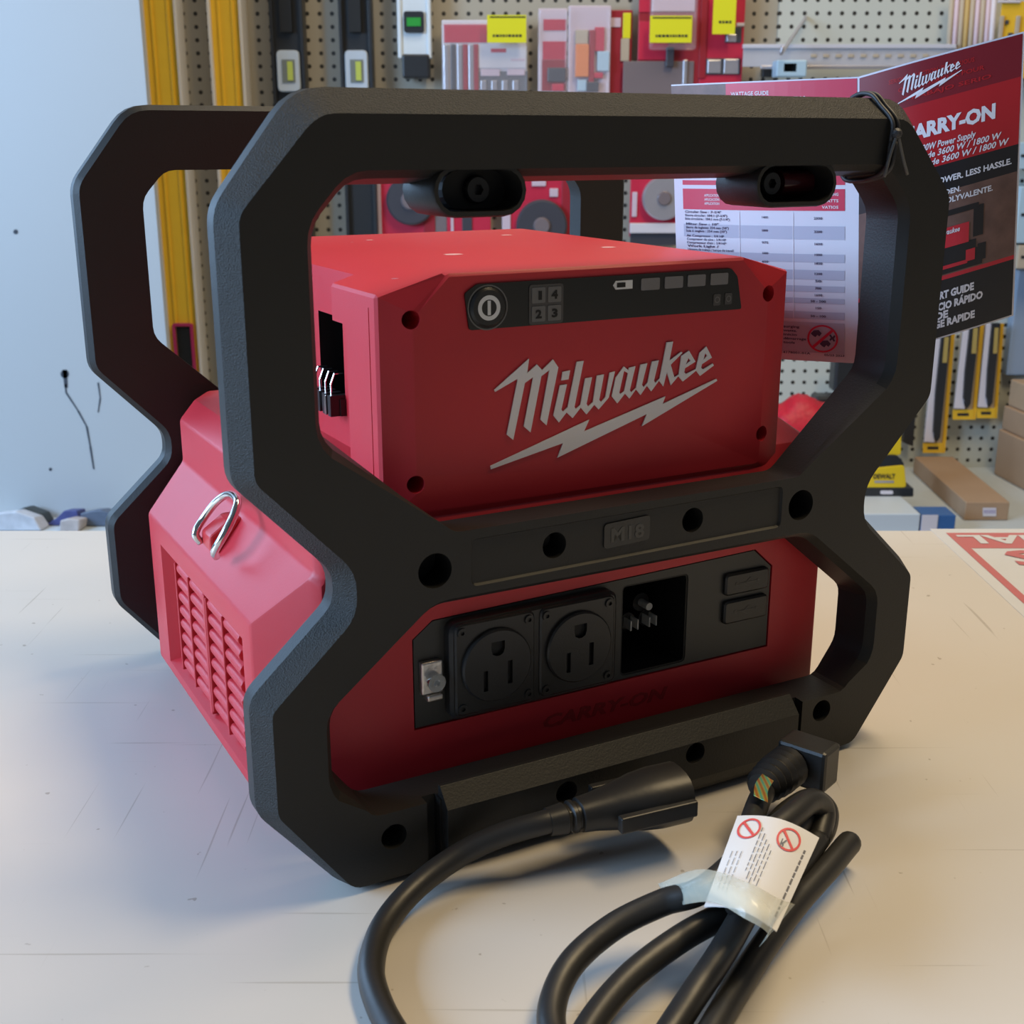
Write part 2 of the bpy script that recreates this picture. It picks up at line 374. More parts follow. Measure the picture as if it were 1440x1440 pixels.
# ---- upper red housing
def sec(hw, z0, z1, z2, tw): return [(hw, z0), (hw, z1), (tw, z2), (-tw, z2), (-hw, z1), (-hw, z0)]
bm = newbm()
PFR = [(.097, .172), (.097, .250), (.079, .2675), (-.079, .2675), (-.097, .250), (-.097, .172)]
PFR = [(.098, .163), (.098, .2535), (.0812, .2697), (-.0812, .2697), (-.098, .2535), (-.098, .163)]
plate(bm, [(.034, PFR), (.0385, sec(.1140, .155, .2617, .2703, .0815)), (.262, sec(.1140, .155, .2617, .2703, .0815)), (.268, sec(.108, .155, .258, .268, .0780))])
pk = obj('battery_housing', bm, RED, PS); pk['label'] = 'glossy red upper battery housing'
pk.modifiers.new('bevel', 'BEVEL').width = .0012; bake(pk)
for s in (-1, 1):                           # battery bay, stepped
    c = newbm(); box(c, s*.130, s*.100, .0740, .235, .1735, .2450); cut(pk, c)
    c = newbm()
    vs = [c.verts.new(q) for q in [(s*.130, .086, .2440), (s*.130, .222, .2440), (s*.130, .222, .280), (s*.130, .086, .280), (s*.101, .095, .2440), (s*.101, .214, .2440), (s*.101, .214, .280), (s*.101, .095, .280)]]
    for f in ((0, 1, 2, 3), (4, 7, 6, 5), (0, 4, 5, 1), (1, 5, 6, 2), (2, 6, 7, 3), (3, 7, 4, 0)): c.faces.new([vs[i] for i in f])
    cut(pk, c)
    c = newbm(); box(c, s*.110, s*.070, .1150, .1490, .1960, .2420); cut(pk, c, K_DARK)
for (u, z) in ((-.0990, .2510), (.0985, .2512), (-.0985, .1770), (.0995, .1785)):
    c = newbm(); plate(c, [(.02, circle(u, z, .0042, 24)), (.056, circle(u, z, .0040, 24))]); cut(pk, c)
# moulding seam groove and small steps along the left strip
c = newbm(); box(c, -.120, -.1133, .0455, .0464, .178, .2560); cut(pk, c)
# recess around the display and a shallow top recess
auto_smooth(pk, .35)
# wear marks on the top face
for (px, py, a) in ((520, 337, 7), (495, 340, 3), (637, 357, 15), (712, 330, 11), (855, 347, 13), (555, 391, 5)):
    p = T(px, py, .2706); u, d, z = dev(p); r = a*.00032; bm = newbm()
    decal_poly(bm, [[(u+r*(1+.25*math.sin(3*k))*math.cos(k*.52), d+r*.8*math.sin(k*.52)) for k in range(12)]], lambda x, y: (x, y, .2704))
    obj('scuff_mark', bm, mat('pale scuff', (.75, .42, .42), .6), PS)
# battery terminals in the left bay
bm = newbm()
for i in range(4): box(bm, -.1080, -.0990, .1150+i*.0078, .1190+i*.0078, .1935, .2040)
box(bm, -.1030, -.0985, .1140, .1440, .1935, .2020); tm = obj('terminal_block', bm, K_SMOOTH, PS)
bm = newbm()
for i in range(4): tube(bm, [(-.1055, .1200+i*.0078, .1960), (-.1055, .1200+i*.0078, .2090), (-.1035, .1200+i*.0078, .2140), (-.0990, .1200+i*.0078, .2140)], .00055, 6)
for i in range(2): box(bm, -.1086, -.1079, .1200+i*.0156, .1225+i*.0156, .1937, .2035)
obj('contact_blades', bm, STEEL, tm)
# display strip
DP = .0338
fd = lambda x, y: (x, DP-.0010, y)
bm = newbm()
dpl = [F(668, 400, DP), F(1028, 377.5, DP), F(1035, 385, DP), F(1041, 432, DP), F(1038, 435, DP), F(661, 465, DP), F(654, 408, DP)]
dpl = [(-.0675, .2648), (.0730, .2650), (.0770, .2610), (.0805, .2447), (-.0715, .2447), (-.0737, .2610)]
plate(bm, [(DP-.0008, rnd(dpl, .0012, 2)), (DP+.002, rnd(dpl, .0012, 2))]); ds = obj('control_panel', bm, mat('display gloss', (.018, .018, .016), .28), PS); ds['label'] = 'black control strip with power button and gauge'
cx, cz = F(686, 432.5, DP-.001)
bm = newbm(); plate(bm, [(DP-.0022, circle(cx, cz, .0078, 32)), (DP-.0012, circle(cx, cz, .0090, 32)), (DP, circle(cx, cz, .0090, 32))]); auto_smooth(obj('power_button', bm, K_SMOOTH, ds))
bm = newbm(); fb = lambda x, y: (x, DP-.0024, y); ring_decal(bm, fb, cx, cz, .0056, .0019, 32); decal_rect(bm, fb, cx-.0008, cx+.0008, cz-.0032, cz+.0032); obj('power_symbol', bm, mat('bright print', (.80, .80, .80), .4), ds)
bm = newbm(); ring_decal(bm, lambda x, y: (x, DP-.0010, y), cx, cz, .0101, .0006, 32); obj('button_ring', bm, GREYK, ds)
bx, bz = F(768, 427.5, DP-.001)
bm = newbm(); plate(bm, [(DP-.0012, rnd([(bx-.0090, bz-.0090), (bx+.0090, bz-.0090), (bx+.0090, bz+.0090), (bx-.0090, bz+.0090)], .0015, 2)), (DP, rnd([(bx-.0090, bz-.0090), (bx+.0090, bz-.0090), (bx+.0090, bz+.0090), (bx-.0090, bz+.0090)], .0015, 2))])
obj('bay_indicator', bm, mat('indicator backing', (.075, .07, .068), .4), ds)
for i, (sx, sz, ch) in enumerate(((-1, 1, '1'), (1, 1, '4'), (-1, -1, '2'), (1, -1, '3'))):
    x, z = bx+sx*.0042, bz+sz*.0042
    bm = newbm(); plate(bm, [(DP-.0015, rnd([(x-.0035, z-.0035), (x+.0035, z-.0035), (x+.0035, z+.0035), (x-.0035, z+.0035)], .0006, 2)), (DP-.0008, rnd([(x-.0035, z-.0035), (x+.0035, z-.0035), (x+.0035, z+.0035), (x-.0035, z+.0035)], .0006, 2))])
    put_text(bm, ch, lambda a, b: (a, DP-.0017, b), x, z-.0018, .0036, align='C', bold=.05, mi=1, width=.0032)
    obj('bay_light', bm, [GREYK, K_DARK], ds)
for i, px in enumerate((913, 946, 978, 1010)):
    x, z = F(px, (399.5, 397, 394.5, 392.3)[i], DP-.001); x += .0006
    bm = newbm(); q = rnd([(x-.0053, z-.0028), (x+.0053, z-.0028), (x+.0053, z+.0028), (x-.0053, z+.0028)], .0007, 2); plate(bm, [(DP-.0013, q), (DP, q)]); obj('gauge_segment', bm, SMOKE, ds)
x, z = F(876, 400.5, DP-.001)
bm = newbm(); plate(bm, [(DP-.0012, [(x-.0055, z), (x-.0040, z+.0020), (x+.0053, z+.0020), (x+.0053, z-.0020), (x-.0040, z-.0020)]), (DP, [(x-.0055, z), (x-.0040, z+.0020), (x+.0053, z+.0020), (x+.0053, z-.0020), (x-.0040, z-.0020)])])
decal_rect(bm, lambda a, b: (a, DP-.0014, b), x-.0036, x+.0012, z-.0011, z+.0011, mi=1); obj('battery_symbol', bm, [mat('bright print', (1, 1, 1)), K_DARK], ds)
for px in (1008, 1024):
    x, z = F(px, 421.5 if px < 1010 else 420, DP-.001); bm = newbm(); q = rnd([(x-.0022, z-.0028), (x+.0022, z-.0028), (x+.0022, z+.0028), (x-.0022, z+.0028)], .0008, 2); plate(bm, [(DP-.0012, q), (DP, q)])
    ring_decal(bm, lambda a, b: (a, DP-.0014, b), x, z, .0016, .0005, 14, mi=1); obj('warning_light', bm, [mat('indicator backing', (1, 1, 1)), GREYK], ds)
LOGO = [[[(-1182,4336),(-822,4592),(-840,4458),(-738,4532),(-682,4474),(-566,4564),(-508,4484),(-630,3946),(-696,4008),(-604,4468),(-690,4418),(-802,3898),(-874,3962),(-776,4418),(-864,4370),(-986,3846),(-1054,3904),(-938,4418),(-1174,4316)]],
[[(-460,4438),(-380,4444),(-396,4362),(-474,4358)]],
[[(-488,4314),(-412,4316),(-470,4080),(-450,4058),(-400,4098),(-308,4520),(-232,4522),(-326,4092),(-308,4070),(-260,4106),(-212,4354),(-136,4358),(-192,4108),(-174,4080),(-120,4118),(-82,4368),(-2,4374),(-50,4132),(-28,4110),(20,4152),(62,4384),(122,4392),(58,4144),(-54,4040),(-104,4090),(-190,4006),(-256,4078),(-344,3986),(-412,4048),(-494,3960),(-556,4032)]],
[[(132,4330),(222,4432),(276,4390),(282,4414),(356,4422),(298,4194),(318,4170),(370,4210),(414,4432),(494,4440),(438,4234),(458,4208),(504,4250),(548,4452),(628,4458),(578,4262),(596,4238),(646,4278),(714,4626),(790,4628),(754,4444),(890,4520),(910,4510),(772,4402),(820,4274),(874,4296),(896,4480),(986,4524),(1070,4408),(946,4352),(938,4314),(960,4294),(1080,4334),(1118,4494),(1196,4550),(1272,4432),(1152,4376),(1142,4340),(1170,4324),(1286,4372),(1300,4350),(1136,4260),(1084,4316),(926,4222),(868,4280),(782,4198),(730,4336),(692,4194),(640,4258),(550,4158),(496,4220),(426,4134),(370,4196),(296,4112),(244,4166),(158,4078),(92,4154)],[(226,4388),(272,4362),(232,4188),(190,4166),(176,4180)],[(984,4456),(1008,4422),(954,4388)],[(1188,4488),(1212,4454),(1166,4418)]],
[[(-1224,3626),(-158,3950),(-216,3840),(722,4092),(690,4018),(1342,4212),(1352,4190),(452,3820),(506,3936),(-508,3618),(-446,3754),(-1220,3594)]]]

bm = newbm()
for lp in LOGO:
    L = [[(x/20000, y/20000) for x, y in l] for l in lp]; decal_poly(bm, L, lambda x, y: (x, .0331, y))
lg = obj('brand_logo', bm, WHITE, PS, recalc=False); lg['label'] = 'white script brand lettering with lightning bolt'
k = lg.modifiers.new('solid', 'SOLIDIFY'); k.thickness = .0006; k.offset = 1; bake(lg)
# ---- lower red housing
def losec(k, hu): # k: side inset
    h = [(hu-.018, .009), (hu, .020), (hu, .112), (hu-.023, .1415), (hu-.023, .1665), (hu-.033, .178)]
    return h+[(-u, z) for u, z in reversed(h)]
def lof(hu, e=0, k=0):
    h = [(hu-.016, .012+e), (hu, .024+e), (hu, .139-e), (hu-.002, .1415-e), (hu-.002, .155-e+k), (hu-.012, .160-e+k)]
    return h+[(-u, z) for u, z in reversed(h)]
bm = newbm(); plate(bm, [(.034, lof(.1455, .003)), (.040, lof(.149, 0, .0100)), (.066, losec(0, .170)), (.268, losec(0, .170)), (.290, [(u*.9, z) for u, z in losec(0, .170)])])
lw = obj('inverter_housing', bm, RED, PS); lw['label'] = 'glossy red lower housing with louvred side'
k = lw.modifiers.new('bevel', 'BEVEL'); k.width = .0018; k.segments = 2; k.limit_method = 'ANGLE'; k.angle_limit = .25; bake(lw)
for s in (-1, 1):
    c = newbm(); y0, y1, a = .078, .242, .006; z0, z1 = .026, .101
    vs = [c.verts.new(q) for q in [(s*.172, y0, z0), (s*.172, y1, z0), (s*.172, y1, z1), (s*.172, y0, z1), (s*.163, y0+a, z0+a*.6), (s*.163, y1-a, z0+a*.6), (s*.163, y1-a, z1-a*.6), (s*.163, y0+a, z1-a*.6)]]
    for f in ((0, 1, 2, 3), (4, 7, 6, 5), (0, 4, 5, 1), (1, 5, 6, 2), (2, 6, 7, 3), (3, 7, 4, 0)): c.faces.new([vs[i] for i in f])
    cut(lw, c)
PD = .0345
px0, px1, pz0, pz1 = -.1025, .1120, .0560, .1148
pout = [(px0, pz0), (px1, pz0), (px1, .1035), (.0995, pz1), (-.0920, .1105), (px0, .1025)]
c = newbm(); plate(c, [(.02, pout), (.0385, pout)]); cut(lw, c)
c = newbm(); box(c, .0135, .0570, .03, .088, .056, .1115); cut(lw, c, K_DARK)
auto_smooth(lw, .35)
# louvres
for s in (-1, 1):
    bm = newbm()
    cols = [(.094, .120), (.122, .150), (.158, .186), (.188, .214)]
    for (a, b) in cols:
        for i in range(8):
            zc = .0350+i*.0083
            pf = [(.1630, -.0040), (.1660, -.0034), (.1678, -.0015), (.1682, .0008), (.1672, .0026), (.1650, .0034), (.1630, .0030)]
            va_ = [bm.verts.new((s*x_, a, zc+z_)) for x_, z_ in pf]; vb_ = [bm.verts.new((s*x_, b, zc+z_)) for x_, z_ in pf]
            for j in range(7): bm.faces.new((va_[j], va_[(j+1) % 7], vb_[(j+1) % 7], vb_[j]))
            bm.faces.new(va_[::-1]); bm.faces.new(vb_)
        box(bm, min(s*.1630, s*.1688), max(s*.1630, s*.1688), b, b+.0018, .031, .0965)
    box(bm, min(s*.1630, s*.1690), max(s*.1630, s*.1690), .1520, .1560, .029, .0975)
    obj('louvre_grille', bm, RED, PS, bev=.0006)
# CARRY-ON relief
bm = newbm(); a = F(760, 1021, .0345); b = F(938, 964, .0345)
put_text(bm, 'CARRY-ON', lambda x, y: (x, .0343, y), a[0], .0402, .0065, width=b[0]-a[0], bold=.03, shear=.25)
o = obj('housing_lettering', bm, RED2, PS, recalc=False); k = o.modifiers.new('s', 'SOLIDIFY'); k.thickness = .0006; k.offset = 1; bake(o)
# socket panel
bm = newbm(); plate(bm, [(PD, inset(pout, .0008)), (.0385, inset(pout, .0004))]); pn = obj('socket_panel', bm, K_PANEL, PS)
inl = rnd([(.0145, .0585), (.0560, .0585), (.0560, .1085), (.0145, .1085)], .003, 3)
c = newbm(); plate(c, [(.02, inl), (.05, inl)]); cut(pn, c); pn['label'] = 'charcoal socket panel'
bm = newbm(); plate(bm, [(.0350, inl), (.085, inl)], [[(.0350, inset(inl, .001)), (.085, inset(inl, .001))]]); box(bm, .014, .0565, .0820, .0850, .058, .109); obj('inlet_recess', bm, K_DARK, PS)
# inlet pins
bm = newbm()
for (u, z, r) in ((.0455, .0850, .0052), (.0370, .0755, .0048), (.0490, .0755, .0048)):
    tube(bm, [(u, .083, z), (u, .062, z)], r, 16)
pn2 = obj('inlet_socket', bm, K_SMOOTH, PS)
bm = newbm(); tube(bm, [(.0455, .062, .0850), (.0455, .054, .0850)], .0021, 12)
for u, z in ((.0370, .0755), (.0490, .0755)):
    for s in (-1, 1): box(bm, u+s*.0022-.0004, u+s*.0022+.0004, .055, .062, z-.0028, z+.0028)
obj('inlet_pin', bm, mat('pin nickel', (.8, .78, .72), .6, metal=.3), pn2)
# duplex outlet block
blk = rnd([(-.0860, .0590), (.0075, .0590), (.0075, .1100), (-.0860, .1090)], .006, 4)
bm = newbm(); plate(bm, [(.0275, inset(blk, .0015)), (.0290, blk), (.0350, blk)]); ob = obj('outlet_surround', bm, K_SMOOTH, PS); auto_smooth(ob)
for cu in (-.0625, -.0165):
    q = rnd([(cu-.0215, .0615), (cu+.0215, .0615), (cu+.0215, .1085), (cu-.0215, .1085)], .004, 4)
    bm = newbm(); plate(bm, [(.0262, inset(q, .0008)), (.0270, q), (.0280, q)]); oo = obj('outlet', bm, K_SMOOTH, PS)
    bm = newbm(); plate(bm, [(.0238, circle(cu, .0850, .0178, 40)), (.0246, circle(cu, .0850, .0186, 40)), (.0265, circle(cu, .0850, .0186, 40))]); fc = obj('socket_face', bm, K_SMOOTH, oo)
    bm = newbm()
    for (a, b, z0, z1) in ((-.0078, -.0055, .0730, .0835), (.0052, .0078, .0745, .0865)): decal_rect(bm, lambda x, y: (x, .02612, y), cu+a, cu+b, z0, z1)
    decal_poly(bm, [[(cu-.0036, .0975), (cu-.0036, .0935), (cu-.0028, .0912), (cu-.001, .0902), (cu+.001, .0902), (cu+.0028, .0912), (cu+.0036, .0935), (cu+.0036, .0975)]], lambda x, y: (x, .02612, y)); obj('contact_opening', bm, K_DARK, oo)
    for (a, b, z0, z1) in ((-.0078, -.0055, .0730, .0835), (.0052, .0078, .0745, .0865)):
        c = newbm(); box(c, cu+a, cu+b, .02, .030, z0, z1); cut(fc, c, K_DARK)
    c = newbm(); g = [(cu-.0036, .0975), (cu-.0036, .0935), (cu-.0028, .0912), (cu-.001, .0902), (cu+.001, .0902), (cu+.0028, .0912), (cu+.0036, .0935), (cu+.0036, .0975)]; plate(c, [(.02, g), (.030, g)]); cut(fc, c, K_DARK); auto_smooth(fc)
    for sx in (-1, 1):
        for sz in (-1, 1):
            bm = newbm(); x, z = cu+sx*.0180, .0850+sz*.0195; tube(bm, [(x, .0272, z), (x, .0253, z)], .0024, 14)
            s_ = obj('corner_screw', bm, K_SMOOTH, oo); c = newbm(); plate(c, [(.02, circle(x, z, .0011, 6)), (.0262, circle(x, z, .0011, 6))]); cut(s_, c)
# usb covers
for (z0, z1, t1) in ((.0918, .1040, 'A'), (.0755, .0885, 'C')):
    q = rnd([(.0790, z0), (.1085, z0), (.1085, z1), (.0790, z1)], .0025, 4)
    bm = newbm(); plate(bm, [(.0318, inset(q, .001)), (.0326, q), (.0350, q)]); u_ = auto_smooth(obj('usb_cover', bm, K_SMOOTH, PS))
    bm = newbm(); zc = (z0+z1)/2; f3 = lambda x, y: (x, .0316, y)
    ring_decal(bm, f3, .0865, zc, .0012, .0012, 10); decal_rect(bm, f3, .0865, .1000, zc-.0003, zc+.0003); decal_poly(bm, [[(.1000, zc-.0011), (.1020, zc), (.1000, zc+.0011)]], f3)
    for s in (-1, 1): decal_poly(bm, [[(.090+(s > 0)*.002, zc), (.0908+(s > 0)*.002, zc), (.0950+(s > 0)*.001, zc+s*.0025), (.0940+(s > 0)*.001, zc+s*.0025)]], f3)
    obj('usb_symbol', bm, mat('grey relief', (.05, .05, .05)), u_)
# ground lug
bm = newbm(); box(bm, -.0995, -.0885, .0305, .0345, .0745, .0910); box(bm, -.0975, -.0895, .0285, .0345, .0715, .0745); gl = obj('ground_lug', bm, mat('nickel plate', (.70, .66, .62), .35, metal=1, bump=.3, bscale=500), PS, bev=.0008)
bm = newbm(); tube(bm, [(-.0935, .0305, .0815), (-.0935, .0265, .0815)], .0045, 18); sc_ = obj('lug_screw', bm, STEEL, gl); c = newbm(); plate(c, [(.02, circle(-.0935, .0815, .0018, 6)), (.029, circle(-.0935, .0815, .0018, 6))]); cut(sc_, c)
# lock bracket and steel ring on the sloped shelf
def shelf(d, t):   # t 0 low edge..1 high edge of the sloped side
    return Vector((-.170+.023*t, d, .112+.0295*t))
nrm = Vector((-.0295, 0, .023)).normalized(); nrm = Vector((nrm.x, 0, nrm.z))
tv = Vector((.023, 0, .0295)).normalized()
bm = newbm()
for i, (t0, t1, h) in enumerate(((.30, .95, .010),)):
    prof = [(t0, 0), (t0+.02, h*.55), (t0+.18, h), (t1-.12, h*.6), (t1, 0)]
    for dd in ((.1420, .1580),):
        vv = [[bm.verts.new(shelf(d, t)+nrm*(hh-.001)) for t, hh in prof] for d in dd]
        for k_ in range(len(prof)):
            j = (k_+1) % len(prof); bm.faces.new((vv[0][k_], vv[0][j], vv[1][j], vv[1][k_]))
        bm.faces.new(vv[0][::-1]); bm.faces.new(vv[1])
lb = obj('lock_bracket', bm, mat('bracket red', (.60, .03, .035), .4), PS, bev=.0015)
bm = newbm(); a = shelf(.1365, .16)+nrm*.005; b = shelf(.1695, .16)+nrm*.005
a2 = Vector((-.170, .1365, .1560)); b2 = Vector((-.170, .1695, .1560))
def SU(px, py, u):
    r = ray(px, py); o = dev((0, 0, CAMH)); q = dev((r[0]+X0, r[1]+Y0, r[2])); t = (u-o[0])/q[0]; return Vector((u, o[1]+t*q[1], o[2]+t*q[2]))
pts = [SU(283, 763, -.1665), SU(275, 750, -.1690), SU(287, 728, -.1635), SU(303, 707, -.1580), SU(318, 696, -.1545), SU(329, 697, -.1545), SU(334, 708, -.1565), SU(325, 733, -.1615), SU(312, 757, -.1670), SU(302, 775, -.1700), SU(304, 782, -.1680)]
tube(bm, smooth_path(pts, 6), .0021, 12); obj('lock_ring', bm, STEEL, PS, smooth=True)['label'] = 'polished steel padlock ring'
# hidden link rods joining the frames through the body, low at the corners
bm = newbm()
for u in (-.1250, .1250):
    tube(bm, [(u, .022, .022), (u, .303, .022)], .006, 16); tube(bm, [(u, .022, .150), (u, .303, .150)], .008, 16)
obj('frame_rod', bm, K_SMOOTH, PS, smooth=True)

# ================================================================ POWER CORD
PC = empty('power_cord', tuple(T(1000, 1250))); tag(PC, 'coiled black power cord with paper label lying on the counter in front', 'power cord')
pcl = Vector(PC.location)
def cv(l): return [T(x, y, z)-pcl for x, y, z in l]
R = .0056
def cable(name, l, r=R, R_end=False):
    bm = newbm(); p_ = smooth_path(cv(l), 10); rr_ = [r]*len(p_)
    if R_end:
        tl = 0; k_ = len(p_)-1
        while k_ >= 0 and tl < r: rr_[k_] = max(.0004, r*math.sqrt(max(0, 1-(1-tl/r)**2))); tl += (p_[k_]-p_[k_-1]).length; k_ -= 1
    tube(bm, p_, rr_, 16); return obj(name, bm, CORD, PC, smooth=True)
# loose end: connector, then a sweep round to the left and out of frame
cable('cable', [(800, 1149, .0275), (760, 1158, .027), (700, 1176, .0225), (640, 1206, .0155), (580, 1252, .0090), (538, 1305, .0056), (522, 1362, .0056), (533, 1412, .0056), (560, 1462, .0056), (590, 1510, .0056)])
cable('cable', [(1215, 1500, .0057), (1030, 1540, .0057), (860, 1575, .0057), (800, 1500, .006), (775, 1430, .008), (800, 1360, .012), (860, 1305, .018), (930, 1270, .024), (990, 1250, .030), (1060, 1190, .034), (1110, 1150, .036), (1140, 1128, .034), (1158, 1140, .026), (1150, 1180, .018)])
cable('cable', [(1150, 1180, .018), (1110, 1230, .017), (1040, 1275, .017), (960, 1318, .016), (880, 1380, .013), (820, 1460, .010), (800, 1540, .0065), (850, 1620, .0058)])
cable('cable', [(880, 1560, .0057), (930, 1470, .0060), (975, 1400, .012), (1015, 1340, .018), (1050, 1280, .023), (1090, 1210, .024), (1130, 1150, .024), (1155, 1135, .020)])
cable('cable', [(935, 1580, .0057), (985, 1480, .0058), (1030, 1400, .0065), (1075, 1330, .010), (1120, 1270, .012), (1165, 1220, .013), (1190, 1190, .013), (1197, 1183, .013), (1201, 1179, .013)], R_end=True)
cable('cable', [(1038, 1278, .030), (1042, 1230, .034), (1050, 1180, .034), (1066, 1130, .031), (1082, 1100, .028), (1094, 1085, .026)], R*.95)
# connector (female end)
bm = newbm()
def cpt(x, y, z): return T(x, y, z)-pcl
A_ = cpt(770, 1156, .0270); B_ = cpt(955, 1113, .0275)
ax = (B_-A_); ln = ax.length; ax.normalize(); sd = Vector((-ax.y, ax.x, 0)).normalized(); upv = ax.cross(sd); upv = -upv if upv.z < 0 else upv
def ringc(t, w_, h_, n=20, e=2.6):
    o = []
    for k in range(n):
        a = 2*math.pi*k/n; c_, s_ = math.cos(a), math.sin(a)
        o.append(bm.verts.new(A_+ax*(ln*t)+sd*(abs(c_)**(2/e)*(1 if c_ > 0 else -1))*w_+upv*(abs(s_)**(2/e)*(1 if s_ > 0 else -1))*h_))
    return o
rs = [ringc(*q) for q in [(0, .0060, .0060), (.12, .0070, .0068), (.135, .0058, .0058), (.15, .0058, .0058), (.165, .0074, .0070), (.19, .0074, .0070), (.20, .0062, .0062), (.22, .0062, .0062), (.23, .0080, .0074), (.34, .0088, .0082), (.50, .0110, .0100), (.66, .0138, .0122), (.80, .0150, .0132), (1.0, .0150, .0132)]]
for a, b in zip(rs, rs[1:]):
    for k in range(20): bm.faces.new((a[k], a[(k+1) % 20], b[(k+1) % 20], b[k]))
bm.faces.new(rs[0][::-1]); bm.faces.new(rs[-1])
o = obj('connector', bm, CORD, PC); auto_smooth(o, .6); o['label'] = 'black moulded socket end of the cord'
bm = newbm()
for k in (-1, 1):
    p = B_+sd*(k*.0155); v = []
    for t in (-.040, 0):
        for a, b in ((-.0022, -.004), (.0022, -.004), (.0022, .004), (-.0022, .004)): v.append(bm.verts.new(p+ax*t+sd*a+upv*b))
    for f in ((0, 1, 2, 3), (7, 6, 5, 4), (0, 4, 5, 1), (1, 5, 6, 2), (2, 6, 7, 3), (3, 7, 4, 0)): bm.faces.new([v[i] for i in f])
obj('latch_rib', bm, CORD, o, bev=.0008)
# plug: strain relief rings and a square head
bm = newbm(); P0 = cpt(1070, 1108, .030); P1 = cpt(1118, 1070, .030)
n_ = 14; pth = [P0.lerp(P1, k/n_) for k in range(n_+1)]
tube(bm, pth, [.0070+(k % 2)*.0016+.0022*min(1, k/6) for k in range(n_+1)], 18); st_ = obj('strain_relief', bm, CORD, PC); auto_smooth(st_, .9)
hx = (P1-P0).normalized(); hs = Vector((-hx.y, hx.x, 0)).normalized(); hu = hx.cross(hs); hu = -hu if hu.z < 0 else hu
def obox(bm, c, ex, ey, ez, X=None, Y=None, Z=None):
    X, Y, Z = X or hx, Y or hs, Z or hu
    v = [bm.verts.new(c+X*(a*ex)+Y*(b*ey)+Z*(d*ez)) for d in (-1, 1) for b in (-1, 1) for a in (-1, 1)]
    for f in ((0, 2, 3, 1), (4, 5, 7, 6), (0, 1, 5, 4), (2, 6, 7, 3), (0, 4, 6, 2), (1, 3, 7, 5)): bm.faces.new([v[i] for i in f])
bm = newbm(); hc = cpt(1136, 1070, .031); obox(bm, hc, .0085, .0130, .0110); pg = obj('plug_head', bm, CORD, PC, bev=.0020)
bm = newbm(); obox(bm, hc+hx*.0088, .0004, .0022, .0030); obox(bm, hc+hx*.012+hs*.010, .003, .0007, .0032, ); obj('plug_pin', bm, mat('brass', (.6, .45, .2), .3, metal=1), pg)
# loop end behind the label
cable('cable', [(1090, 1160, .022), (1110, 1140, .024), (1140, 1124, .024), (1162, 1138, .020), (1160, 1166, .015), (1140, 1195, .012)], R*.95)
# paper label folded round the bundle
PAPER = mat('label paper', (.78, .78, .80), .5); PRED = mat('label red', (.75, .10, .10), .5); PBLK = mat('label ink', (.16, .16, .18), .6)
LC = [cpt(1037, 1147, .043), cpt(1152, 1178, .038), cpt(1092, 1310, .033), cpt(990, 1275, .035)]
def lab(s, t, k=0):
    a = LC[0].lerp(LC[1], s); b = LC[3].lerp(LC[2], s); p = a.lerp(b, t)
    return p+Vector((0, -.2, 1)).normalized()*(.0045*math.sin(math.pi*s)+k)
bm = newbm(); n = 12
g = [[[bm.verts.new(lab(i/n, j/6, kk)) for i in range(n+1)] for j in range(7)] for kk in (-.0003, 0)]
for kk in (0, 1):
    for j in range(6):
        for i in range(n): bm.faces.new((g[kk][j][i], g[kk][j][i+1], g[kk][j+1][i+1], g[kk][j+1][i]))
lp = obj('paper_label', bm, PAPER, PC, smooth=True); lp['label'] = 'white paper warning label with two red circles'
fl = lambda x, y: lab(x, y, .0003)
bm = newbm()
ring_decal(bm, fl, .20, .16, .14, .026, asp=.85); ring_decal(bm, fl, .70, .18, .145, .026, asp=.85)
decal_poly(bm, [[(.10, .10), (.12, .08), (.30, .23), (.28, .25)]], fl); decal_poly(bm, [[(.60, .12), (.62, .10), (.80, .25), (.78, .27)]], fl)
obj('warning_circle', bm, PRED, lp)
bm = newbm(); rr = random.Random(3)
for k in range(5):
    x = .36+k*.05; y = (.14, .20, .26, .30, .36)[k]
    while y < .62+.03*k:
        l_ = rr.uniform(.03, .09); decal_rect(bm, fl, x-.006, x+.006, y, y+l_, ny=2); y += l_+.02
for k in range(3):
    x = .10+k*.06; y = .42
    while y < .84: l_ = rr.uniform(.03, .08); decal_rect(bm, fl, x-.004, x+.004, y, y+l_, ny=2); y += l_+.02
y = .20
while y < .92: l_ = rr.uniform(.02, .06); decal_rect(bm, fl, .905, .93, y, y+l_, ny=2); y += l_+.018
put_text(bm, 'R', fl, .62, .20, -.09*-1, bold=.02, width=.07)
obj('label_print', bm, PBLK, lp)
# clear tape round the bundle
FILM = mat('clear film', (.80, .82, .70), .12, trans=.0, alpha=.34, bump=.6, bscale=70)
bm = newbm(); q = [(925, 1243, .028), (985, 1222, .041), (1050, 1240, .049), (1092, 1262, .0435), (1118, 1272, .030)]; q2 = [(945, 1275, .022), (1000, 1268, .040), (1045, 1290, .044), (1080, 1312, .039), (1068, 1332, .022)]
a = smooth_path(cv(q), 6); b = smooth_path(cv(q2), 6); va = [bm.verts.new(p) for p in a]; vb = [bm.verts.new(p) for p in b]
for i in range(len(a)-1): bm.faces.new((va[i], va[i+1], vb[i+1], vb[i]))
tp = obj('clear_tape', bm, FILM, PC, smooth=True); k = tp.modifiers.new('s', 'SOLIDIFY'); k.thickness = .0003
bm = newbm(); q = smooth_path(cv([(1072, 1088, .0375), (1062, 1102, .041), (1060, 1118, .041)]), 4); q2 = smooth_path(cv([(1088, 1098, .037), (1080, 1112, .040), (1080, 1128, .040)]), 4)
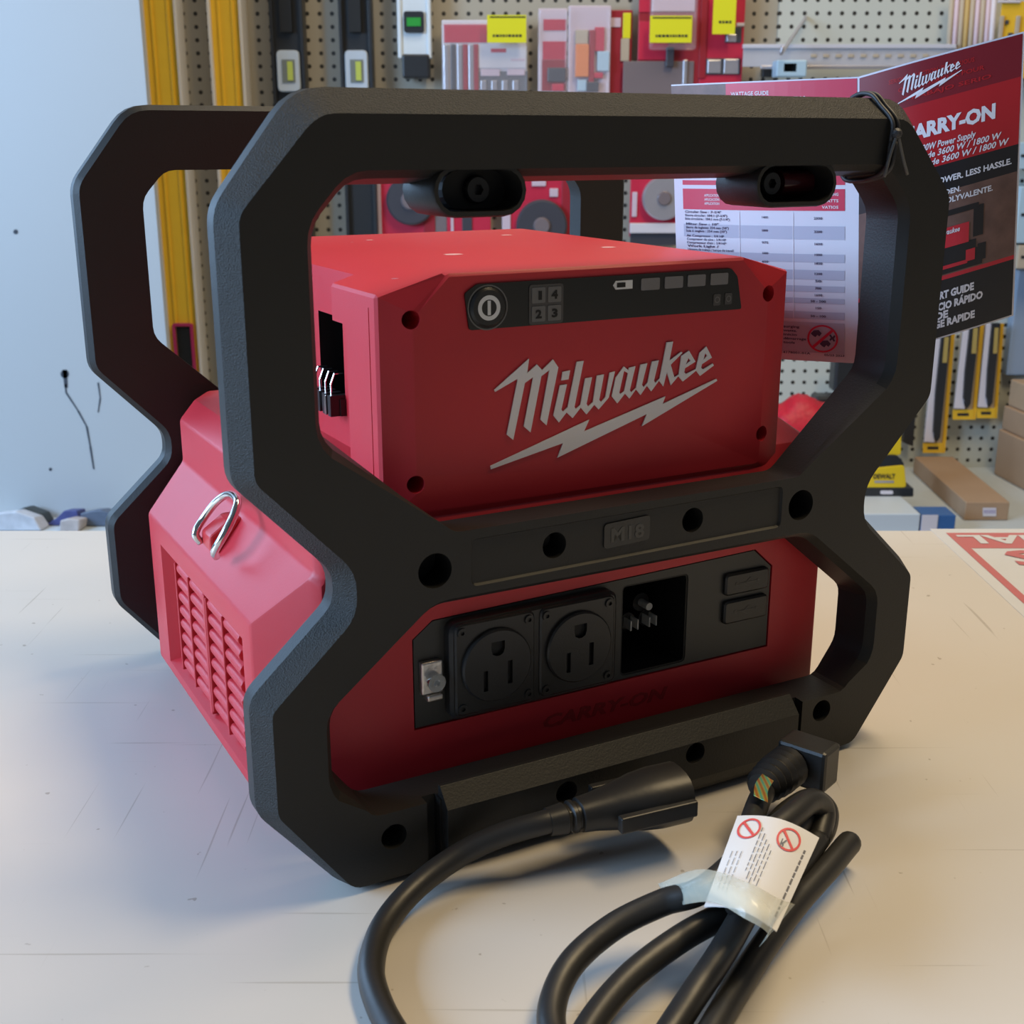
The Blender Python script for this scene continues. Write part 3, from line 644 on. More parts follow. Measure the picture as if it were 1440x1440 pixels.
va = [bm.verts.new(p) for p in q]; vb = [bm.verts.new(p) for p in q2]
for i in range(len(q)-1): bm.faces.new((va[i], va[i+1], vb[i+1], vb[i]))
m = bpy.data.materials.new('hologram foil'); m.use_nodes = True; b_ = m.node_tree.nodes['Principled BSDF']; b_.inputs['Metallic'].default_value = .9; b_.inputs['Roughness'].default_value = .3
tc = m.node_tree.nodes.new('ShaderNodeTexCoord'); wv = m.node_tree.nodes.new('ShaderNodeTexWave'); wv.inputs['Scale'].default_value = 90; cr = m.node_tree.nodes.new('ShaderNodeValToRGB')
cr.color_ramp.elements[0].color = (.9, .3, .1, 1); cr.color_ramp.elements[1].color = (.2, .9, .7, 1); e = cr.color_ramp.elements.new(.5); e.color = (.9, .9, .2, 1)
m.node_tree.links.new(tc.outputs['Object'], wv.inputs['Vector']); m.node_tree.links.new(wv.outputs['Fac'], cr.inputs[0]); m.node_tree.links.new(cr.outputs[0], b_.inputs['Base Color'])
hs_ = obj('hologram_sticker', bm, m, PC); k = hs_.modifiers.new('s', 'SOLIDIFY'); k.thickness = .0003

# ================================================================ HANG TAG BOOKLET
HT = empty('hang_tag_booklet', (.195, .69, .33)); tag(HT, 'opened red and black instruction booklet hanging from the top bar of the cage', 'booklet'); hl = Vector(HT.location)
CRIM = mat('booklet crimson', (.60, .035, .08), .35); DRED = mat('booklet dark red', (.20, .012, .02), .35); BRED = mat('booklet red', (.44, .015, .02), .35)
BBLK = mat('booklet black', (.016, .014, .015), .35); BPAP = mat('booklet paper', (.70, .68, .74), .45); BGRY = mat('booklet table grey', (.46, .46, .55), .45)
BINK = mat('booklet ink', (.06, .05, .10), .6); BWHT = mat('booklet white', (.78, .74, .76), .45); WOOD = mat('booklet photo brown', (.16, .085, .065), .4, var=.5, vscale=120)
def mkpage(c, bul, nx=14, ny=16):
    def pg(s, t, k=0):
        a = c[0].lerp(c[1], s); b = c[3].lerp(c[2], s); p = a.lerp(b, t)
        n_ = (c[1]-c[0]).cross(c[3]-c[0]).normalized(); n_ = -n_ if n_.y > 0 else n_
        return p+n_*(bul*math.sin(math.pi*s)+k)-hl
    return pg
LP = mkpage([W(944, 119, .775), W(1207, 108, .700), W(1205, 511, .700), W(955, 493, .775)], .004)
RP = mkpage([W(1207, 108, .700), W(1441, 44, .665), W(1425, 444, .675), W(1205, 508, .700)], .006)
def page_body(name, pg):
    bm = newbm(); nx, ny = 16, 12
    g = [[[bm.verts.new(pg(i/nx, j/ny, k)) for i in range(nx+1)] for j in range(ny+1)] for k in (-.0006, 0)]
    for k in (0, 1):
        for j in range(ny):
            for i in range(nx): bm.faces.new((g[k][j][i], g[k][j][i+1], g[k][j+1][i+1], g[k][j+1][i]))
    for j in range(ny):
        for i in (0, nx): bm.faces.new((g[0][j][i], g[0][j+1][i], g[1][j+1][i], g[1][j][i]))
    for i in range(nx):
        for j in (0, ny): bm.faces.new((g[0][j][i], g[0][j][i+1], g[1][j][i+1], g[1][j][i]))
    return obj(name, bm, BPAP, HT)
lpg = page_body('table_page', LP); lpg['label'] = 'white page with the wattage table'
rpg = page_body('cover_page', RP); rpg['label'] = 'red and black cover page'
M_ = [CRIM, BGRY, BINK, BWHT, BBLK, DRED, BRED, WOOD, RED]
def yt(y): return (y-109)/401.0
l1 = lambda s, t: LP(s, t, .0002); l2 = lambda s, t: LP(s, t, .0004)
bm = newbm()
decal_rect(bm, l1, .0, .33, .005, .10, mi=7, nx=6); decal_rect(bm, l1, .33, .995, .005, .362-.01, mi=0, nx=10)
decal_rect(bm, l1, .055, .94, .345, .362, mi=0, nx=12)
decal_rect(bm, l1, .055, .94, .376, .452, mi=0, nx=12)
for a, b in ((312, 331), (352, 364), (375, 389), (398, 407), (416, 424), (436, 447), (452, 497)):
    decal_rect(bm, l1, .055, .94, yt(a), yt(b), mi=1, nx=12)
obj('table_bands', bm, M_, lpg, recalc=False)
bm = newbm()
def ltxt(s, x, y, h, w=None, mi=3, al='L', bold=.02, fn=l2): put_text(bm, s, lambda a, b: fn(a, 2*y-b), x, y, h, width=w, mi=mi, align=al, bold=bold)
ltxt('WATTAGE GUIDE', .36, yt(128.5), .014, .205); ltxt('GUÍA DE POTENCIA EN VATIOS', .36, yt(137.5), .014, .39); ltxt('GUIDE DE PUISSANCE EN WATTS', .36, yt(146.5), .014, .47)
obj('title_lettering', bm, M_, lpg, recalc=False); bm = newbm()
for i, s in enumerate(('APPLICATION', 'APLICACIÓN', 'APPLICATION')): ltxt(s, .19, yt(271+6*i), .009, .09)
for i, s in enumerate(('RUNNING', 'WATTS', 'VATIOS')): ltxt(s, .83, yt(269+9*i), .010, .08)
rows = [('Circular Saw : 7-1/4"', 'Sierra circular: 184.1 (7-1/4")', 'Scie circulaire : 184,1 mm (7-1/4")'), ('Miter Saw : 10"', 'Sierra de ingletes: 254 mm (10")', 'Scie à onglets : 254 mm (10")'), ('Air Compressor : 1/4 HP', 'Compresor de aire : 1/4 HP', 'Compresseur d\'air : 1/4 HP'), ('Work Light /', 'Lámpara de trabajo / Lampe de travail')]
for i, r_ in enumerate(rows):
    for j, s in enumerate(r_): ltxt(s, .065+.004*i, yt((297, 315, 332.5, 348)[i]+j*5.2-1.5), .0085, .15+.0035*len(s), mi=2)
for i, (y, a, b) in enumerate(((301.5, '1400', '2300'), (320.5, '1800', '3200'), (338, '975', '1600'), (353.5, '1000', '1000'), (366, '600', '1800'), (381, '', '1200'), (391.5, '', '50'), (402, '', '700'), (412, '', '1600'), (421, '', '50 - 500'), (431, '', '150'), (443, '', '50 - 100'))):
    if a: ltxt(a, .535, yt(y+1-1), .008, .035, mi=2, al='C')
    ltxt(b, .81, yt(y+1), .0085, .012*max(3, len(b))**.9, mi=2, al='C')
decal_rect(bm, l2, .393, .396, yt(293), yt(447), mi=3); decal_rect(bm, l2, .683, .686, yt(293), yt(447), mi=3)
for i, s in enumerate(('surging', 'watts.', 'inicio', 'démarrage :', 'tools')): ltxt(s, .63, yt(461+6*i), .009, .012*len(s), mi=2)
ltxt('014178001-01A', .60, yt(500), .008, .17, mi=2); ltxt('05/23 XXXX'.replace('XXXX', '2023'), .84, yt(501), .008, .10, mi=2)
obj('table_print', bm, M_, lpg, recalc=False); bm = newbm(); ring_decal(bm, l2, .832, yt(475.5), .078, .010, mi=0, asp=.66); 
decal_poly(bm, [[(.775, .945), (.785, .953), (.890, .883), (.880, .876)]], l2, mi=0)
for (x, y) in ((.80, .898), (.845, .935)): decal_poly(bm, [[(x-.028, y-.002), (x-.012, y-.014), (x+.012, y-.016), (x+.028, y-.004), (x+.016, y+.008), (x+.006, y+.002), (x-.004, y+.011), (x-.016, y+.006)]], l2, mi=2)
decal_poly(bm, [[(.865, .900), (.872, .896), (.882, .906), (.890, .898), (.896, .903), (.889, .912), (.895, .920), (.887, .923), (.880, .915), (.870, .921), (.866, .915), (.873, .909)]], l2, mi=2)
obj('warning_symbol', bm, M_, lpg, recalc=False)
r1 = lambda s, t: RP(s, t, .0002); r2 = lambda s, t: RP(s, t, .0004); r3 = lambda s, t: RP(s, t, .0006)
bm = newbm()
def corner(s0, s1, t0, t1, top):  # rounded outer corner
    r = .05
    pts = [(s0, t0)]+([(s1-r, t0), (s1-r*.3, t0+r*.2), (s1, t0+r*.6)] if top else [(s1, t0)])+([(s1, t1)] if top else [(s1, t1-r*.7), (s1-r*.3, t1-r*.2), (s1-r, t1)])+[(s0, t1)]
    return pts
for (t0, t1, k_) in ((.006, .147, 5), (.147, .375, 6), (.375, .47, 4), (.47, .77, 7), (.77, .785, 8), (.785, .994, 4)):
    decal_rect(bm, r1, .008, .990, t0, t1, mi=k_, nx=18, ny=2)
obj('cover_bands', bm, M_, rpg, recalc=False, smooth=True)
bm = newbm()
def rtxt(s, x, y, h, w=None, mi=3, al='L', bold=.02, shear=0): put_text(bm, s, lambda a, b: r2(a, 2*y-b), x, y, h, width=w, mi=mi, align=al, bold=bold, shear=shear)
rtxt('CARRY-ON', .85, .262, .047, .56, bold=.05, al='R')
rtxt('3600W/1800W Power Supply', .74, .310, .022, .50, al='R', shear=.2); rtxt('Alimentación de 3600 W / 1800 W', .89, .338, .021, .72, al='R', shear=.2); rtxt('Alimentation de 3600 W / 1800 W', .935, .366, .021, .75, al='R', shear=.2)
obj('title_lettering', bm, M_, rpg, recalc=False); bm = newbm()
rtxt('MORE POWER. LESS HASSLE.', .955, .438, .020, .60, al='R', bold=.03); rtxt('PODER EN ORDEN.', .66, .483, .018, .38, al='R', bold=.03); rtxt('PUISSANCE POLYVALENTE.', .85, .513, .019, .54, al='R', bold=.03)
obj('tagline_lettering', bm, M_, rpg, recalc=False); bm = newbm()
rtxt('QUICK START GUIDE', .755, .853, .026, .46, al='R', bold=.05); rtxt('GUÍA DE INICIO RÁPIDO', .81, .894, .026, .54, al='R', bold=.05)
rtxt('GUIDE DE', .60, .927, .026, .28, al='R', bold=.05); rtxt('DÉMARRAGE RAPIDE', .765, .958, .026, .49, al='R', bold=.05)
obj('guide_lettering', bm, M_, rpg, recalc=False); bm = newbm()
for i, (s, x) in enumerate((('SERIOUS  TRACTION  FOR SERIOUS', .20), ('OUTILS SÉRIEUX POUR', .26), ('TRABAJO SERIO', .30))): rtxt(s, x, .055+.035*i, .014, .52, mi=6)
obj('ghost_lettering', bm, M_, rpg, recalc=False)
bm = newbm()
for lp_ in LOGO:
    L = [[(.262+(x/20000+.0607)/.1277*.385, .148-.022-(y/20000-.1808)/.048*.088+.022*0) for x, y in l] for l in lp_]; decal_poly(bm, L, r3)
obj('cover_logo', bm, BWHT, rpg, recalc=False)
bm = newbm()       # small picture of the product on the cover
for (a, b, t0, t1, k_) in ((.38, .77, .540, .560, 4), (.74, .80, .550, .660, 4), (.38, .76, .668, .700, 4), (.40, .80, .700, .765, 4), (.77, .82, .690, .750, 4)): decal_rect(bm, r2, a, b, t0, t1, mi=k_, nx=10)
for (a, b, t0, t1, k_) in ((.40, .715, .600, .672, 8), (.45, .50, .705, .745, 8), (.50, .71, .735, .748, 8), (.70, .755, .700, .742, 8)): decal_rect(bm, r3, a, b, t0, t1, mi=k_, nx=8)
put_text(bm, 'Milwaukee', lambda a, b: RP(a, 2*.632-b, .0008), .52, .640, .018, width=.14, mi=3, bold=.02, shear=.2)
obj('cover_picture', bm, M_, rpg, recalc=False)
# elastic cord tying the booklet to the bar
EC = empty('elastic_cord', (.17, .62, .345)); tag(EC, 'thin black elastic cord knotted round the right end of the top bar', 'cord'); el = Vector(EC.location)
def D(u, d, z): return Vector((X0+u*CY-d*SY, Y0+u*SY+d*CY, z))-el
KC = mat('elastic black', (.03, .03, .033), .5)
ux = .1375
for du in (0, .0032):
    bm = newbm(); lp_ = [D(ux+du, -.0016, .325), D(ux+du, -.0016, .334), D(ux+du-.001, .006, .3415), D(ux+du-.002, .012, .3466), D(ux+du-.003, .0205, .3466), D(ux+du-.003, .0260, .341), D(ux+du-.004, .0262, .318), D(ux+du-.0035, .0245, .3070), D(ux+du-.002, .010, .3070), D(ux+du-.001, -.0005, .3125), D(ux+du, -.0016, .325)]
    tube(bm, smooth_path(lp_, 6), .0011, 8); obj('loop', bm, KC, EC, smooth=True)
bm = newbm(); bmesh.ops.create_icosphere(bm, subdivisions=2, radius=.0027, matrix=Matrix.Translation(D(ux+.0015, -.0035, .3285))); obj('knot', bm, KC, EC)
bm = newbm(); tube(bm, smooth_path([D(ux+.001, -.004, .3275), D(ux-.0015, -.0035, .319), D(ux-.0035, -.0028, .3085)], 5), .0008, 8); tube(bm, smooth_path([D(ux+.002, -.004, .3275), D(ux+.007, -.0035, .317), D(ux+.0115, -.0028, .3095)], 5), .0008, 8)
obj('loose_end', bm, mat('elastic grey', (.10, .10, .10), .5), EC, smooth=True)

# ================================================================ STORE WALL
def wbox(bm, x0, x1, y0, y1, Y, dep, mi=0):    # upright box seen at pixel rect, front face at Y
    a = W(x0, (y0+y1)/2, Y); b = W(x1, (y0+y1)/2, Y); zt = W((x0+x1)/2, y0, Y).z; zb = W((x0+x1)/2, y1, Y).z
    v = box(bm, a.x, b.x, Y, Y+dep, zb, zt)
    for f in bm.faces[:] if False else []: pass
    if mi:
        s = set(v)
        for f in {f for q in v for f in q.link_faces}: f.material_index = mi
    return a.x, b.x, zb, zt
YEL = mat('yellow anodised', (.85, .52, .035), .4, var=.06); CRM = mat('cream edge', (.72, .68, .62), .5); BLK = mat('level black', (.022, .024, .028), .4); SIL = mat('aluminium grey', (.42, .43, .44), .4, metal=.4)
VIAL = mat('vial green yellow', (.55, .62, .12), .2); CLR = mat('clear acrylic block', (.55, .62, .70), .15); MAG = mat('magenta rim', (.45, .03, .12), .4)
def box_level(x0, x1, ztop, zbot, Y, label, win):
    L = empty('box_level', ((x0+x1)/2, Y, zbot)); tag(L, label, 'spirit level', 'tall yellow box levels leaning by the white panel'); l0 = Vector(L.location); w_ = (x1-x0)/2; h = ztop-zbot
    bm = newbm(); box(bm, -w_+.006, w_-.006, .004, .045, 0, h); box(bm, -w_+.018, -w_+.023, .001, .005, 0, h); box(bm, w_-.023, w_-.018, .001, .005, 0, h)
    o = obj('level_body', bm, YEL, L, bev=.001)
    for s in (-1, 1):
        bm = newbm(); box(bm, min(s*w_, s*(w_-.006)), max(s*w_, s*(w_-.006)), -.006, .051, 0, h); obj('edge_rail', bm, CRM, L, bev=.001)
    if win:
        z0, z1 = win[0]-zbot, win[1]-zbot
        bm = newbm(); q = rnd([(-.022, z0), (.022, z0), (.022, z1), (-.022, z1)], .006, 3); plate(bm, [(-.004, q), (.004, q)], [[(-.004, inset(q, .006)), (.004, inset(q, .006))]]); obj('window_rim', bm, MAG, L)
        bm = newbm(); box(bm, -.015, .015, .0, .003, z0+.008, z1-.008); obj('handle_slot', bm, K_DARK, L)
    return L
zb_ = SZ
a = W(201, 100, 2.63)
box_level(W(207, 100, 2.655).x-.004, W(255, 100, 2.655).x, 1.2, zb_, 2.655, 'yellow box level nearest the white panel, magenta-rimmed grip slot low down', (W(265, 565, 2.65).z, W(260, 455, 2.65).z))
box_level(W(297, 100, 2.655).x, W(345, 100, 2.655).x, 1.2, zb_, 2.655, 'yellow box level standing just left of the black levels', None)
bm = newbm(); box(bm, W(262, 200, 2.69).x-.008, W(262, 200, 2.69).x+.000, 2.700, 2.7195, zb_, 1.2); tag(obj('wall_rail', bm, SIL), 'narrow grey metal rail on the pegboard between the two yellow levels', 'rail')
def ibeam(px0, px1, label, vy):
    Y = 2.66; x0, x1 = W(px0, 60, Y).x, W(px1, 60, Y).x; zb = W(400, 420, Y).z
    L = empty('beam_level', ((x0+x1)/2, Y, zb)); tag(L, label, 'spirit level', 'black beam levels on the pegboard'); w_ = (x1-x0)/2
    bm = newbm(); box(bm, -w_+.006, w_-.006, .012, .030, 0, 1.2-zb); box(bm, -w_, -w_+.007, 0, .045, 0, 1.2-zb); box(bm, w_-.007, w_, 0, .045, 0, 1.2-zb)
    obj('level_body', bm, BLK, L, bev=.001)
    zc = W((px0+px1)/2, vy, Y).z-zb
    bm = newbm(); q = rnd([(-.0235, zc-.040), (.0235, zc-.040), (.0235, zc+.040), (-.0235, zc+.040)], .010, 4); plate(bm, [(-.002, inset(q, .002)), (.002, q), (.014, q)]); v_ = obj('vial_block', bm, CLR, L)
    bm = newbm(); box(bm, -.012, .014, -.004, .001, zc-.022, zc+.022); obj('vial', bm, mat('vial dark', (.2, .22, .2), .3), v_)
    bm = newbm(); box(bm, -.001, .010, -.006, -.002, zc-.018, zc+.018); obj('vial_fluid', bm, VIAL, v_)
    bm = newbm(); z2 = W((px0+px1)/2, 15, Y).z-zb; box(bm, -.012, .012, -.002, .012, z2-.04, z2+.05); obj('grip_slot', bm, K_DARK, L)
ibeam(380, 427, 'black beam level with clear vial block, the left one of the pair', 100); ibeam(477, 523, 'black beam level with clear vial block, just left of the white level', 100)
# white torpedo style level with black end cap
Y = 2.66; x0, x1 = W(559, 50, Y).x, W(606, 50, Y).x; zt, zb = 1.1, W(583, 82, Y).z
L = empty('white_level', ((x0+x1)/2, Y, zb)); tag(L, 'white level with green vial and black end cap hanging on the pegboard', 'spirit level'); w_ = (x1-x0)/2
bm = newbm(); box(bm, -w_+.004, w_-.004, .005, .035, 0, zt-zb); box(bm, -w_, -w_+.008, 0, .04, 0, zt-zb); box(bm, w_-.008, w_, 0, .04, 0, zt-zb); obj('level_body', bm, mat('level white', (.72, .78, .82), .35), L, bev=.002)
zc = W(583, 31, Y).z-zb; bm = newbm(); q = rnd([(-.020, zc-.020), (.020, zc-.020), (.020, zc+.020), (-.020, zc+.020)], .005, 3); plate(bm, [(-.003, q), (.006, q)]); v_ = obj('vial_frame', bm, BLK, L)
bm = newbm(); box(bm, -.014, .014, -.005, -.001, zc-.008, zc+.008); obj('vial', bm, mat('green fluid', (.04, .35, .06), .2), v_)
bm = newbm(); box(bm, -w_+.008, w_-.004, -.004, .044, -.038, .008); obj('end_cap', bm, BLK, L, bev=.004)
# blister packs
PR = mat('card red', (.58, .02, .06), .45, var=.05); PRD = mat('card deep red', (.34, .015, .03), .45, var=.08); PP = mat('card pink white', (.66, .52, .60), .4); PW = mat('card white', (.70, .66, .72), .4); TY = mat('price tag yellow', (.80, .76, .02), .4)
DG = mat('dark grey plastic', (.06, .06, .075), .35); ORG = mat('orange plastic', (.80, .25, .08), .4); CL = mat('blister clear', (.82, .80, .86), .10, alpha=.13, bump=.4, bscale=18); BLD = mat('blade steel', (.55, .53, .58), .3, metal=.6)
BAND = {'r': PR, 'd': PRD, 'p': PP, 'w': PW, 'k': DG, 'o': ORG, 's': BLD, 'y': TY, 'b': mat('card pale blue', (.45, .62, .75), .4), 'm': mat('card brownish grey', (.20, .16, .17), .4), 'j': mat('jute beige', (.50, .42, .32), .6), 'Y': YEL}
def pack(name, label, cat, rect, Y, card, bits, clear=None, tagr=None, group=None, disc=None, dep=.004):
    cx = W((rect[0]+rect[1])/2, (rect[2]+rect[3])/2, Y); P_ = empty(name, (cx.x, Y, W(0, rect[3], Y).z)); tag(P_, label, cat, group); l0 = Vector(P_.location)
    def part(nm, r, m, yo, dp, bev=.0015, par=None):
        b = newbm(); wbox(b, *r, Y+yo, dp); bmesh.ops.translate(b, verts=b.verts, vec=-l0); return obj(nm, b, m, par or P_, bev=bev)
    cd_ = part('card', rect, BAND[card], 0, dep)
    for (nm, r, c_, th) in bits: part(nm, r, BAND[c_], -th, th-.0002, min(.0015, th*.3))
    if disc:
        for (dx, dy, rr_, rin, c_) in disc:
            c0 = W(dx, dy, Y-.02)-l0; rad = rr_*2.6/FPX
            b = newbm(); plate(b, [(c0.y, circle(c0.x, c0.z, rad*.92, 36)), (c0.y+.005, circle(c0.x, c0.z, rad, 36)), (c0.y+.019, circle(c0.x, c0.z, rad, 36))]); dd = auto_smooth(obj('disc', b, BAND[c_], P_))
            b = newbm(); plate(b, [(c0.y-.006, circle(c0.x, c0.z, rad*rin*.8, 24)), (c0.y+.001, circle(c0.x, c0.z, rad*rin, 24))]); auto_smooth(obj('hub', b, BAND['m'], dd))
    if clear: part('blister', clear, CL, -.030, .028, .006)
    if tagr:
        t_ = part('price_tag', tagr, TY, -.034, .0015, 0)
        b = newbm(); xm, ym = (tagr[0]+tagr[1])/2, tagr[2]*.25+tagr[3]*.75
        rr_ = random.Random(int(tagr[0])); x = tagr[0]+8
        while x < tagr[1]-8: wd = rr_.uniform(2, 5); decal_rect(b, lambda p_, q_: W(p_, q_, Y-.0345)-l0, x, x+wd, ym-1.8, ym+1.8); x += wd+1.2
        decal_rect(b, lambda p_, q_: W(p_, q_, Y-.0345)-l0, tagr[0]+4, tagr[1]-1, tagr[2]+2, tagr[2]+4)
        obj('tag_print', b, BLK, t_)
    return P_
Yp = 2.68
pack('blade_pack', 'saw blade pack with white starburst insert and yellow price tag above the top bar', 'blade pack', (622, 740, 28, 140), Yp, 'w', [('header', (624, 686, 34, 60), 'r', .002), ('insert', (672, 740, 62, 96), 'w', .003), ('insert_print', (690, 712, 68, 74), 'r', .0035), ('insert_print', (718, 738, 82, 86), 'p', .0035), ('badge', (676, 703, 97, 107), 'p', .004), ('badge', (713, 738, 97, 106), 'p', .004), ('backing', (674, 742, 100, 138), 'k', .001)]+[('saw_blade', (x, x+7, 62, 138), c, .006) for x, c in ((624, 's'), (634, 'k'), (643, 's'), (651, 'd'), (659, 's'), (666, 'd'))]+[('blade_tip', (x, x+8, 113, 127), 's', .004) for x in (676, 691, 706, 721)], (621, 742, 30, 140), (685, 740, 21, 60))
pack('accessory_pack', 'narrow red and pink hanging pack with a black tool silhouette', 'tool pack', (757, 797, 12, 150), Yp, 'p', [('band', (764, 796, 27, 43), 'r', .002), ('band', (763, 796, 58, 84), 'r', .002), ('band', (762, 796, 84, 128), 'd', .002), ('tool', (770, 796, 95, 115), 'k', .008), ('band', (776, 793, 118, 128), 'r', .009)], (756, 799, 10, 150))
pack('knife_pack', 'clear pack with an orange-handled tool beside the narrow red pack', 'tool pack', (799, 858, 8, 150), Yp, 'p', [('orange_handle', (809, 828, 62, 108), 'o', .016), ('peach_label', (809, 827, 42, 62), 'j', .010), ('dark_stripe', (828, 836, 42, 120), 'd', .012), ('red_band', (836, 850, 38, 72), 'r', .008), ('foil', (840, 857, 72, 100), 'b', .008), ('red_band', (834, 848, 102, 110), 'r', .010), ('dark_clip', (824, 842, 115, 129), 'k', .014), ('foil', (812, 825, 112, 128), 'b', .012)], (798, 859, 6, 150))
pack('slim_pack', 'dark red slim pack with a small yellow sticker, half hidden behind the clear pack', 'tool pack', (858, 888, 14, 150), Yp+.012, 'd', [('band', (859, 873, 25, 38), 'p', .002), ('sticker', (876, 887, 18, 54), 'y', .004), ('grip', (873, 885, 54, 86), 'j', .004)])
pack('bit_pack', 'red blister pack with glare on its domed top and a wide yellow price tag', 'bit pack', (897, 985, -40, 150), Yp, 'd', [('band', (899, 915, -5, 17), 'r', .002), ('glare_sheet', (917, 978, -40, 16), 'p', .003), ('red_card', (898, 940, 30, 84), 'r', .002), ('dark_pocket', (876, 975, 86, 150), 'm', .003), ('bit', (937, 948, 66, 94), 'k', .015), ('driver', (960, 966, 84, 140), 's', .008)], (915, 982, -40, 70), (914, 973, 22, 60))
pack('hanging_pack', 'red card pack with tall yellow price tag and dark windows, right of the domed pack', 'tool pack', (985, 1046, -40, 150), Yp, 'r', [('edge', (985, 995, -40, 110), 'd', .003), ('window', (1020, 1043, 38, 60), 'k', .003), ('window_part', (1022, 1036, 48, 59), 's', .005), ('window', (993, 1041, 82, 105), 'k', .003), ('window_part', (995, 1014, 84, 103), 's', .005), ('window_part', (1018, 1039, 83, 104), 's', .005), ('clasp', (1036, 1047, 32, 37), 'w', .004)], None, (1003, 1035, -20, 48))
pack('cutting_disc_pack', 'red pack with a dark round disc seen under the left boss of the top bar', 'disc pack', (531, 612, 235, 345), Yp, 'r', [('edge', (531, 536, 235, 345), 'p', .004), ('band', (596, 612, 300, 345), 'd', .003)], None, None, None, [(577, 282, 34, .4, 'k')])
pack('hanging_strip_pack', 'red slim pack with dark window, partly hidden by the cage boss', 'tool pack', (628, 690, 235, 345), Yp, 'r', [('gap', (612, 628, 290, 345), 'm', .001), ('dark_window', (650, 664, 290, 345), 'k', .003), ('edge', (634, 638, 290, 345), 'p', .003)])
pack('grinding_pad_pack', 'red pack with a grey domed pad left of the rear cage limb', 'disc pack', (706, 812, 225, 350), Yp, 'r', [('edge', (706, 718, 225, 350), 'p', .004), ('band', (790, 812, 225, 350), 'd', .003), ('crest', (773, 785, 265, 277), 'p', .004), ('corner_flash', (748, 768, 232, 262), 'p', .004)], None, None, None, [(762, 318, 36, .35, 'k')])
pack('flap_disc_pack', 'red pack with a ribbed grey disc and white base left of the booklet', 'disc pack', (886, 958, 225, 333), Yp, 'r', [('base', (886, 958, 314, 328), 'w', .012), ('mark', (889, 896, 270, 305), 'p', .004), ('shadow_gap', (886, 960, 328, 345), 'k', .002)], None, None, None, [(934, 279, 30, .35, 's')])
# acrylic price rail with hook, pale blue clip
ACR = mat('rail acrylic', (.60, .60, .66), .15, alpha=.75, bump=.4, bscale=30)
r_ = empty('price_rail', tuple(W(1180, 90, 2.66))); tag(r_, 'clear plastic price rail running across the pegboard above the booklet', 'rail'); l0 = Vector(r_.location)
def rp(nm, rect, m, Y, dp): 
    b = newbm(); wbox(b, *rect, Y, dp); bmesh.ops.translate(b, verts=b.verts, vec=-l0); obj(nm, b, m, r_, bev=.001)
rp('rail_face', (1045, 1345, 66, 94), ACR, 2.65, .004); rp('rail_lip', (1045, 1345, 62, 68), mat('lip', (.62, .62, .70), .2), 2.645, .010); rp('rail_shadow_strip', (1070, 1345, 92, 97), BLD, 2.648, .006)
for k in range(14): rp('rail_notch', (1140+k*17.5, 1148+k*17.5, 76, 81), BAND['j'], 2.647, .002)
hk = W(1132, 26, 2.70); tip = W(1099, 75, 2.52)
bm = newbm(); tube(bm, smooth_path([Vector((hk.x, 2.719, hk.z)), hk, hk.lerp(tip, .5), tip, tip+Vector((0, -.01, .012))], 5), .0035, 8); tag(obj('peg_hook', bm, BLD, smooth=True), 'empty steel peg hook sticking out of the bare pegboard', 'hook')
bm = newbm(); wbox(bm, 1092, 1135, 84, 108, 2.60, .045); bb = obj('label_holder', bm, BAND['b'], bev=.003); c = newbm(); wbox(c, 1110, 1128, 87, 99, 2.55, .07); cut(bb, c, K_DARK); tag(bb, 'pale blue plastic label holder clipped below the price rail', 'label holder')
bm = newbm(); wbox(bm, 1072, 1092, 92, 108, 2.69, .02); tag(obj('black_bracket', bm, BLK, bev=.002), 'small black bracket beside the pale blue label holder', 'bracket')
# right: packs of rods, yellow pack
for i in range(9):
    x = 1334+i*7.4; c_ = 'jpjYjpjpw'[i]
    bm = newbm(); a = W(x+6, -20, 2.66); b = W(x-4, 120, 2.66); tube(bm, [a, b], .0052 if i < 8 else .006, 10)
    cols = {'j': 'straw', 'p': 'pale grey', 'Y': 'ochre', 'w': 'white'}
    tag(obj('marking_rod', bm, BAND[c_] if c_ != 'Y' else mat('ochre', (.55, .38, .14), .6), smooth=True), 'upright pale plastic-wrapped rod in the bundle at the top right corner', 'rod', 'rods bundled at the top right')
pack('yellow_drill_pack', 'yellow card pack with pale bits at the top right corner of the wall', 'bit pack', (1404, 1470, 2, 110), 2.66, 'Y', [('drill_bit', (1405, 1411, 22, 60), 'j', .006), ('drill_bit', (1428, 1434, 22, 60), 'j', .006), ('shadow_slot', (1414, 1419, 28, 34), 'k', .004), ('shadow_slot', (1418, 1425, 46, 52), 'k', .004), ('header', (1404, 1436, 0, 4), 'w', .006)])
for i, (y0, y1, c_, lb_) in enumerate(((200, 238, 'b', 'pale blue carton at the right edge beside the booklet, the upper one'), (262, 342, 'b', 'pale blue carton at the right edge beside the booklet, the lower taller one'), (345, 378, 'j', 'beige carton at the right edge under the pale blue ones'))):
    bm = newbm(); wbox(bm, 1431, 1500, y0, y1, 2.60, .08); o = obj('small_carton', bm, BAND[c_], bev=.002); tag(o, lb_, 'carton')
    bm = newbm(); wbox(bm, 1436, 1475, (y0+y1)/2-2, (y0+y1)/2+2, 2.5985, .001); obj('carton_print', bm, BLK, o)
